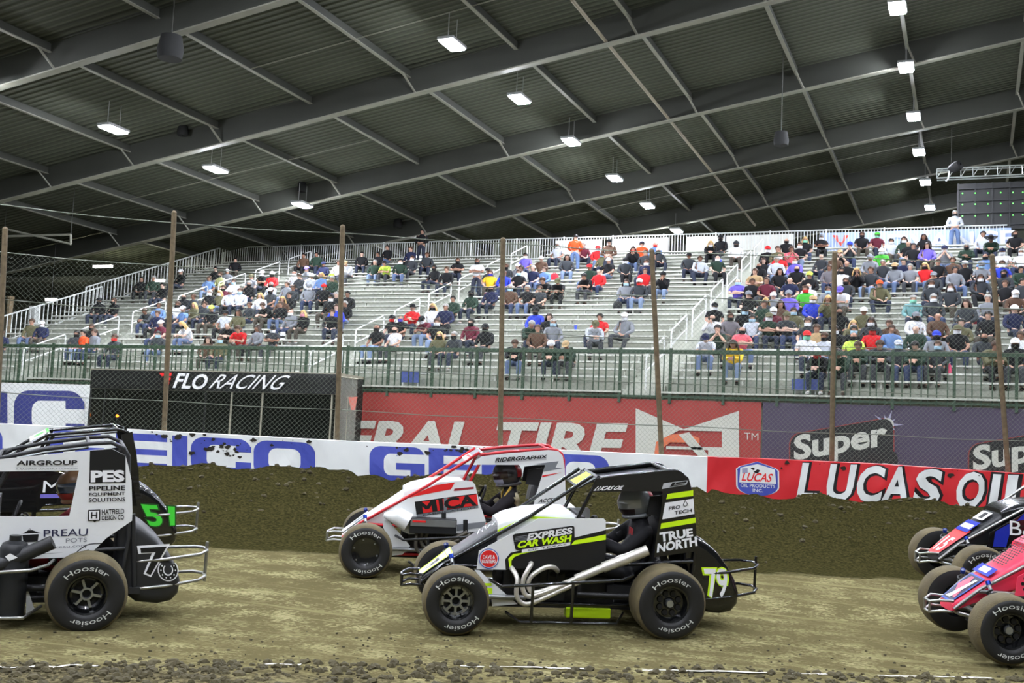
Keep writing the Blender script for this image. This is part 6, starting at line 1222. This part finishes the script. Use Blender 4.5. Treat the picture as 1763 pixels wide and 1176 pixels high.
PEOPLE = """
3,572,N,j,b,-,s 54,560,C,j,b,-,s 72,560,N,j,cW,W,s 113,574,D,h,d,K,s 137,566,K,j,b,K,s 146,577,O,v,d,-,s 160,574,G,j,b,-,s 170,523,K,h,cK,K,s 196,522,K,j,b,K,s 197,586,D,j,b,R,s 243,485,K,h,d,-,s 264,483,E,j,g,-,s
280,492,K,j,d,-,s 311,473,K,j,cW,-,s 306,526,W,t,b,K,s 312,513,K,j,n,K,s 333,513,D,j,b,-,s 340,524,C,j,y,-,s 273,524,S,j,b,-,s 249,539,D,j,b,-,l 271,541,N,j,b,-,s 315,533,S,t,cW,-,s 277,560,M,t,cW,-,s 272,578,D,j,d,U,s
319,559,W,t,y,K,l 371,466,K,j,d,-,s 391,467,G,h,cW,-,s 405,447,K,h,d,-,s 359,482,S,t,b,-,s 379,477,F,s,b,K,s 402,489,W,h,b,U,s 433,477,G,t,cC,-,s 451,476,K,t,cW,W,a 468,476,R,h,kW,K,s 429,491,K,j,g,K,s 467,490,L,h,g,K,s
385,496,M,j,b,K,s 362,506,K,j,g,W,s 382,504,C,j,y,W,s 397,507,L,s,cW,-,s 407,507,L,h,b,U,s 448,511,L,s,y,-,s 466,507,D,t,cW,K,s 430,524,D,j,b,-,s 364,533,K,j,cZ,-,s 347,530,D,j,b,-,s 388,538,L,t,cK,-,s 410,543,C,j,r,-,s
461,532,K,t,b,-,l 477,529,K,j,b,-,s 385,564,K,t,n,-,l 407,574,R,t,b,-,l 443,570,G,s,r,-,s 470,569,D,t,cK,W,a 361,587,T,j,r,-,s 375,591,C,j,b,U,s 507,470,W,s,n,W,s 528,469,G,t,cP,-,s 542,476,L,h,cW,-,s 555,477,S,s,y,-,s
564,477,C,s,cZ,-,s 572,485,E,j,g,-,s 520,440,T,j,d,-,s 545,440,E,h,d,-,s 557,457,N,h,cN,-,s 583,454,W,j,b,-,s 597,457,W,s,cA,-,l 515,481,D,j,b,-,s 494,493,G,s,b,-,s 504,499,D,j,b,-,s 532,495,G,h,cG,W,s 557,497,K,j,cR,-,s
580,512,K,j,g,-,s 597,507,K,j,d,-,s 486,515,T,j,y,-,s 498,509,K,h,d,-,s 501,543,G,s,n,W,s 522,541,K,j,y,I,s 570,521,K,j,d,W,s 571,545,K,j,b,-,s 594,524,K,j,g,-,s 579,531,B,h,b,-,s 707,434,N,j,b,-,s 710,448,D,j,b,W,s
735,442,D,h,b,-,s 689,455,E,j,d,W,s 661,453,Z,t,d,-,l 645,456,E,j,g,-,s 667,431,K,h,d,-,s 651,437,K,h,d,-,s 748,464,K,h,d,K,s 769,466,K,h,b,-,s 788,448,K,t,b,K,a 623,437,K,j,d,-,s 704,531,R,s,wK,-,a 670,548,K,t,cK,R,s
689,549,K,t,n,P,s 649,567,K,t,n,K,s 680,568,W,t,n,K,s 747,533,W,s,y,K,s 732,552,M,t,cK,W,l 752,554,K,t,b,W,s 765,528,N,j,g,-,s 780,513,E,j,d,-,s 756,582,C,s,y,K,s 782,582,D,j,g,K,s 836,468,D,t,cK,-,s 844,473,Y,t,b,P,s
868,471,B,h,b,-,s 874,461,D,j,b,K,s 905,442,P,t,d,W,s 932,445,T,j,cW,-,s 901,464,W,h,d,-,s 893,474,K,t,b,U,s 889,461,G,j,cW,-,s 917,465,N,t,g,-,s 934,465,S,s,b,-,s 811,507,E,j,cK,K,s 845,502,N,j,n,K,s 878,502,T,s,g,U,s
912,501,K,t,g,-,s 926,501,D,t,b,-,s 939,486,K,t,b,-,l 957,486,K,t,cC,-,l 811,563,M,j,d,K,s 836,564,K,j,cK,K,s 922,543,B,j,kK,K,s 945,549,K,j,r,-,s 952,560,G,s,g,U,s 908,567,E,j,g,-,l 925,570,T,j,b,-,s 882,598,K,j,b,-,l
946,599,E,j,kW,-,l 977,599,E,j,cA,-,l 960,425,L,t,g,W,s 1004,423,M,s,g,-,L 1029,428,R,h,cR,W,s 1037,440,C,j,cG,U,s 1048,450,K,t,cW,-,s 976,449,D,j,r,-,s 1015,466,E,t,cR,-,s 1009,477,K,t,d,-,l 1031,472,R,v,n,-,s 1076,452,D,s,cK,W,s
1089,434,K,j,r,R,c 1105,423,O,t,cN,-,b 1111,435,D,j,b,-,s 1128,421,S,s,n,R,s 1133,432,D,j,cW,K,L 1113,457,N,j,b,W,s 1110,469,R,t,b,-,s 1142,473,K,h,kK,-,c 1078,491,G,h,r,U,s 1101,490,D,j,cW,R,s 1186,440,D,h,cK,-,s
1205,448,L,h,b,-,L 1235,449,E,t,n,W,s 1033,548,R,t,d,-,L 1076,547,G,s,cW,W,L 1017,561,L,h,cC,-,l 1221,419,K,j,y,W,l 1241,413,K,j,cK,K,s 1273,422,W,h,kD,K,s 1354,413,K,t,n,K,s 1377,428,K,t,b,W,s 1386,416,K,t,y,E,s
1326,435,K,j,cR,W,s 1336,434,C,j,b,-,s 1354,433,I,t,b,-,c 1342,444,R,t,n,W,s 1318,449,K,j,r,-,s 1307,458,K,j,n,K,s 1333,452,L,h,g,-,s 1369,450,P,j,n,W,s 1372,461,K,t,n,K,s 1342,472,K,h,r,-,s 1300,470,A,t,b,-,a 1275,487,P,t,n,U,a
1315,484,M,t,b,-,L 1360,483,N,t,n,-,s 1295,490,K,j,b,-,s 1394,475,K,j,cZ,-,s 1288,515,K,t,cG,-,L 1318,516,D,h,y,-,s 1317,530,E,j,b,-,s 1338,514,G,s,cW,-,s 1351,509,P,s,cG,-,s 1342,525,T,j,r,-,s 1282,538,K,t,cK,U,s
1331,538,M,t,cW,W,s 1301,551,L,s,d,U,s 1317,551,E,t,cC,W,a 1354,552,D,t,cC,-,a 1366,541,C,j,b,U,s 1277,570,I,t,n,K,a 1257,548,X,l,b,K,s 1228,546,W,s,n,K,c 1230,534,K,t,cK,W,s 1214,584,L,t,cN,-,l 1234,572,E,t,d,-,c
1262,592,Y,s,r,-,l 1389,577,W,t,cR,E,s 1420,580,L,t,b,K,s 1406,569,A,s,b,-,s 1410,619,K,j,kW,R,l 1414,409,K,t,cG,W,a 1420,442,D,j,n,-,s 1432,440,T,j,b,-,s 1444,434,K,t,cA,-,c 1463,426,D,t,cB,-,c 1484,409,K,t,b,K,s
1458,453,K,j,n,-,s 1449,469,W,t,d,K,s 1476,471,K,j,y,K,c 1428,460,X,l,b,-,s 1498,448,G,j,cG,-,s 1392,494,W,t,n,W,s 1387,506,V,t,b,R,s 1400,520,B,s,cA,W,s 1425,502,G,s,b,U,s 1425,520,C,j,y,-,c 1456,488,D,j,b,K,s 1450,504,W,t,cP,-,l
1445,535,K,j,n,K,s 1487,542,C,j,cW,-,s 1473,558,C,j,y,W,s 1391,556,D,t,b,W,s 1470,583,Z,t,n,K,s 1512,570,R,j,cK,R,s 1524,567,S,j,b,-,s 1548,593,D,j,cL,U,s 1444,574,K,j,d,W,s 1464,571,K,j,d,U,s 1486,602,E,j,b,-,l 1528,603,D,j,b,-,l
1445,605,E,j,d,-,l 1568,604,E,j,d,-,l 1510,406,M,t,cV,E,s 1538,416,L,s,d,W,s 1553,416,E,j,r,W,s 1564,422,K,t,n,-,s 1575,425,K,t,d,-,s 1591,407,K,j,r,-,s 1594,427,P,s,r,-,L 1518,433,V,t,cW,W,s 1541,459,G,h,cA,K,s 1520,451,D,j,g,-,s
1575,457,G,t,g,-,s 1585,457,R,t,y,K,s 1497,469,D,j,b,-,s 1556,453,N,t,d,-,s 1514,491,C,j,cO,-,L 1572,515,Q,s,g,E,s 1604,494,D,j,b,W,s 1607,514,D,j,g,W,s 1576,552,W,h,cG,K,s 1500,557,D,j,r,W,s 1527,555,T,j,b,-,s 1626,431,G,t,cN,W,c
1664,428,E,j,g,K,a 1693,405,L,j,d,-,s 1707,414,E,j,wK,-,l 1697,442,S,t,n,K,s 1726,439,W,t,cN,W,s 1748,404,K,t,b,K,s 1759,437,W,t,g,W,s 1661,457,K,j,cW,-,s 1690,458,G,t,cG,U,s 1634,451,T,j,b,-,s 1622,455,K,j,b,-,s
1725,457,B,t,b,W,s 1644,468,G,s,d,-,s 1688,478,D,s,r,W,L 1729,475,D,j,d,K,s 1731,490,K,t,b,-,s 1637,500,D,j,r,W,s 1608,472,D,j,cG,-,s 1664,532,D,s,r,-,s 1701,515,G,j,g,-,s 1748,509,T,j,cW,W,s 1746,537,N,s,cW,-,s 1757,463,E,j,d,-,s
1614,553,T,j,n,-,s 1612,577,G,j,cB,K,s 1648,574,K,t,cC,W,s 1655,554,C,j,d,-,s 1694,580,D,j,n,K,s 1748,590,K,j,cW,K,s 1758,579,W,h,b,-,s 1702,543,K,j,d,-,s 1577,573,E,s,n,-,s 1599,597,D,j,b,U,s 1704,606,C,j,b,-,l 1762,490,D,j,d,-,s
"""

ROWS = ['lowest', 'second', 'third', 'fourth', 'fifth', 'sixth', 'seventh', 'eighth', 'ninth', 'tenth', 'eleventh', 'twelfth', 'thirteenth', 'fourteenth', 'fifteenth', 'sixteenth', 'seventeenth', 'eighteenth', 'nineteenth', 'twentieth',
        'twenty-first', 'twenty-second', 'twenty-third', 'twenty-fourth', 'twenty-fifth', 'twenty-sixth', 'top', 'top']
PZ = dict(s='sit', a='arms', l='lean', c='chin', L='legs', b='sit')
def block_of(x): return 'far left block' if x < -31.15 else 'left block' if x < -19.42 else 'middle block' if x < -8.52 else 'right block'
crowd = []
for t_ in PEOPLE.split():
    px, py, tc, ga, hd_, mk, po = t_.split(','); px, py = float(px), float(py); P = POSES[PZ[po]]; hz_, hy = P['head'][2], P['head'][1]
    p = hit(px, py, np.array([0, -SLOPE, 1.]), ZF+.445+hz_-SLOPE*(YF+.24+hy)); r = int(min(max(round((p[1]-YF-.24-hy)/RUN), 0), NR-1)); q = atY(px, py, rowY(r)+.24+hy)
    crowd.append([r, q[0], tc, ga, hd_, mk, po])
for k in range(12):                                                  # neighbours in a row do not sit in one another
    for i, a in enumerate(crowd):
        for b in crowd[i+1:]:
            if a[0] == b[0] and abs(a[1]-b[1]) < .50:
                d = (.50-abs(a[1]-b[1]))/2*(1 if a[1] < b[1] else -1); a[1] -= d; b[1] += d
for a in crowd:
    for X in (-31.15, -19.42, -8.52):
        if abs(a[1]-X) < .72: a[1] = X+.78*(1 if a[1] > X else -1)
STAND = [(727, 401, 'K', 'j', 'd', '-', 'stand', 0, 'person in black jacket standing at the very top of the left block'), (822, 448, 'W', 't', 'b', 'K', 'standarms', 0, 'person in white tee shirt standing with folded arms beside the middle aisle handrail'),
         (991, 409, 'O', 's', 'd', '-', 'stand', PI, 'person in orange sweatshirt standing with back turned at the top of the middle block'), (1049, 417, 'T', 'j', 'cK', '-', 'stand', 0, 'person in open brown jacket and black cap standing near the top of the middle block'),
         (1644, 366, 'L', 's', 'g', 'K', 'stand', 0, 'person in light grey sweatshirt and jeans standing against the pale blue banner')]
rp = random.Random(21); labels = {}; order = {}
for r, x, *_ in sorted(crowd): order.setdefault((r, block_of(x)), []).append(x)
def describe(a, level):
    r, x, tc, ga, hd_, mk, po = a; col = CL[tc][0]; gar = GAR[ga]; hd2 = (CL[hd_[1]][0]+' '+CAPW[hd_[0]][0]) if hd_[0] in CAPW else HAIR[hd_[0]][0]
    if tc == 'X': col = 'plaid'
    if ga == 'h' and hd_[0] == 'k': hd2 = 'black hood up'
    s = f'person in {col} {gar}, {hd2}'
    if level >= 1 and mk in MK: s += f', {MK[mk][0]} mask'
    s += f', {ROWS[r]} row, {block_of(x)}'
    if level >= 2:
        o_ = order[(r, block_of(x))]; n = o_.index(x); s = s.replace(f', {MK[mk][0]} mask' if mk in MK else '##', ''); s += f', {word[n]} from left' if n else ', leftmost'
    return s
lab = [describe(a, 1) for a in crowd]
for i, a in enumerate(crowd):
    if lab.count(lab[i]) > 1 or len(lab[i].split()) > 16: lab[i] = None
for i, a in enumerate(crowd):
    if lab[i] is None: lab[i] = describe(a, 2)
for i, a in enumerate(crowd):
    r, x, tc, ga, hd_, mk, po = a
    b = person(rp, PZ[po], CL[tc][1], ga, hd_, mk, scale=rp.uniform(.95, 1.05)*1.06, trousers=None)
    b.location = (x, rowY(r)+.24, rowZ(r)+.445); b.rotation_euler = (0, 0, rp.uniform(-.35, .45)+(PI if po == 'b' else 0)); tag(b, lab[i], 'person', 'spectators on the stand')
for px, py, tc, ga, hd_, mk, pose, rz, lb_ in STAND:
    P = POSES[pose]; p = hit(px, py, np.array([0, -SLOPE, 1.]), ZF+P['head'][2]*1.06-SLOPE*(YF-.12)); r = min(max(round((p[1]-YF+.12)/RUN), 0), NR); Y = rowY(r)-.12 if r < NR else rowY(NR)+.2; Zf = rowZ(r) if r < NR else ZF+NR*RISE
    q = atY(px, py, Y); b = person(rp, pose, CL[tc][1], ga, hd_, mk, scale=1.06, trousers=(98, 120, 160) if tc in 'LO' else (44, 48, 62)); b.location = (q[0], Y, Zf); b.rotation_euler = (0, 0, rz+.1); tag(b, lb_, 'person', 'spectators on the stand')
# sheets of paper and bags on the seats
for px, py, lb_, c, sz in [(1576, 487, 'white paper held up in the right block', (232, 232, 228), (.30, .02, .24)), (492, 575, 'white paper lying beside the grey shirted person in the left block', (230, 232, 232), (.22, .02, .28)), (1575, 599, 'white folded papers above the green rail at right', (228, 230, 226), (.5, .02, .2))]:
    p = snap(seat_pt(px, py+8)); t = empty('paper', lb_, 'paper', p+np.array([0, -.1, .13])); mb = MB(); mb.grid(lambda u, v: ((u-.5)*sz[0], .03*math.sin(v*3), (v-.5)*sz[2]), 4, 4); mb.build('sheet', mat('paper', c, .7), t); mb = MB(); mb.box((0, .02, -sz[2]*.25), (sz[0]*.9, .012, sz[2]*.5)); mb.build('clipboard', MT['dull'], t, 0)
for px, py, lb_, c in [(1058, 530, 'black bag lying on an empty seat row in the middle block', (26, 28, 30)), (1682, 548, 'dark red bag on the seats at right', (130, 24, 40)), (1130, 505, 'black backpack on the seat below the hooded person', (30, 34, 32)), (566, 541, 'black backpack beside the person with the neon stripe', (24, 26, 26)), (952, 478, 'red folded jacket on the seats of the middle block', (206, 40, 56))]:
    p = snap(seat_pt(px, py+6)); t = empty('bag', lb_, 'bag', p); mb = MB(); mb.loft([[(.17*k*math.cos(a)*(abs(math.cos(a))**-.3 if abs(math.cos(a)) > .2 else 1), .10*k*math.sin(a), z) for a in np.linspace(0, 2*PI, 14, endpoint=False)] for z, k in ((0, .9), (.06, 1.05), (.18, 1.), (.26, .75), (.29, .35))]); mb.build('body', mat('bag cloth', c, .8), t); mb = MB(); mb.tube([(-.07, -.03, .26), (-.03, -.04, .33), (.03, -.04, .33), (.07, -.03, .26)], .012, 6); mb.build('strap', mat('bag strap', tuple(int(q*.7) for q in c), .8), t)
# ------------------------------------------------------------------ drivers
def helmet(b, loc, rot, shell, low, vis):
    mb = MB(); mb.grid(lambda u, v: (lambda a, q: np.array([.128*math.sin(q)*math.sin(a), .01-.148*math.sin(q)*math.cos(a), .02+.142*math.cos(q)]))(2*PI*u, PI*v*.80), 28, 14, 0, True)
    mb.tube([(.10*math.sin(a), .01-.115*math.cos(a), -.095) for a in np.linspace(0, 2*PI, 20, endpoint=False)], .018, 8, True); o = mb.build('helmet', mat('helmet shell', shell, .3, coat=.5), b); o.location = loc; o.rotation_euler = rot; o.scale = (1.04,)*3
    mb = MB(); mb.grid(lambda u, v: (lambda a, q: np.array([.132*math.sin(q)*math.sin(a), .01-.153*math.sin(q)*math.cos(a), .02+.146*math.cos(q)]))((u-.5)*PI*1.05, PI*(.42+.17*v)), 18, 6); mb.build('visor', mat('helmet visor', vis, .12, coat=.8), o)
    mb = MB(); mb.grid(lambda u, v: (lambda a, q: np.array([.132*math.sin(q)*math.sin(a), .01-.156*math.sin(q)*math.cos(a)*(1+.1*v), .02+.146*math.cos(q)]))((u-.5)*PI*.8, PI*(.60+.19*v)), 16, 6); mb.build('chin_guard', mat('helmet chin', low, .35), o)
    mb = MB(); mb.grid(lambda u, v: (lambda a, q: np.array([.131*math.sin(q)*math.sin(a), .01-.151*math.sin(q)*math.cos(a), .02+.145*math.cos(q)]))(PI*(.75+.5*u), PI*(.1+.5*v)), 10, 8); mb.build('stripe', mat('helmet stripe', (170, 40, 40), .35), o)
    return o
for c_, suit, glove, shell, low, vis, hx, lb_ in [(C79, (24, 24, 27), (36, 36, 38), (120, 124, 126), (40, 30, 30), (150, 152, 150), .20, 'person in black racing suit and grey helmet driving the neon-yellow and black car'),
        (CM, (28, 24, 28), (176, 166, 136), (62, 60, 62), (196, 198, 226), (60, 44, 46), .33, 'person in dark suit, beige gloves and white-faced helmet driving the white and red car'), (C7, (120, 30, 36), (60, 66, 60), (124, 96, 70), (150, 56, 48), (60, 70, 84), .14, 'person in red suit and pale helmet seen through the window of the white car')]:
    b = person(rp, 'drive', suit, 's', 'n', '-', skin=glove, trousers=suit, scale=1.0)
    for ch in list(b.children):
        if ch.name.startswith('hair'): bpy.data.objects.remove(ch)
        elif ch.name.startswith('sweatshirt'): ch.name = 'racing_suit'
    R = Matrix.Identity(4)
    for i in range(3): R[i][0] = -c_.l[i]; R[i][1] = -c_.h[i]; R[i][2] = c_.u[i]
    for i in range(3): R[i][0] = float(c_.l[i]); 
    b.rotation_mode = 'QUATERNION'; b.rotation_quaternion = R.to_3x3().to_quaternion(); b.location = tuple(c_.world((hx, 0, .44)))
    loc, tilt = head_of('drive'); helmet(b, loc, (tilt*.6, 0, -.15 if c_ is CM else 0.), shell, low, vis)
    tag(b, lb_, 'person')
    if c_ is CM:
        for s in (1, -1): mb = MB(); mb.tube([(s*.15, .0, .30), (s*.16, -.01, .42), (s*.15, .05, .52)], .014, 8); mb.build('harness_strap', mat('yellow strap', (205, 170, 70), .7), b)
    if c_ is C79:
        mb = MB(); mb.box((.19, -.06, .36), (.10, .01, .16)); mb.box((.19, -.065, .42), (.06, .01, .05)); mb.build('badge', mat('red suit patch', (150, 40, 44), .7), b, 0)
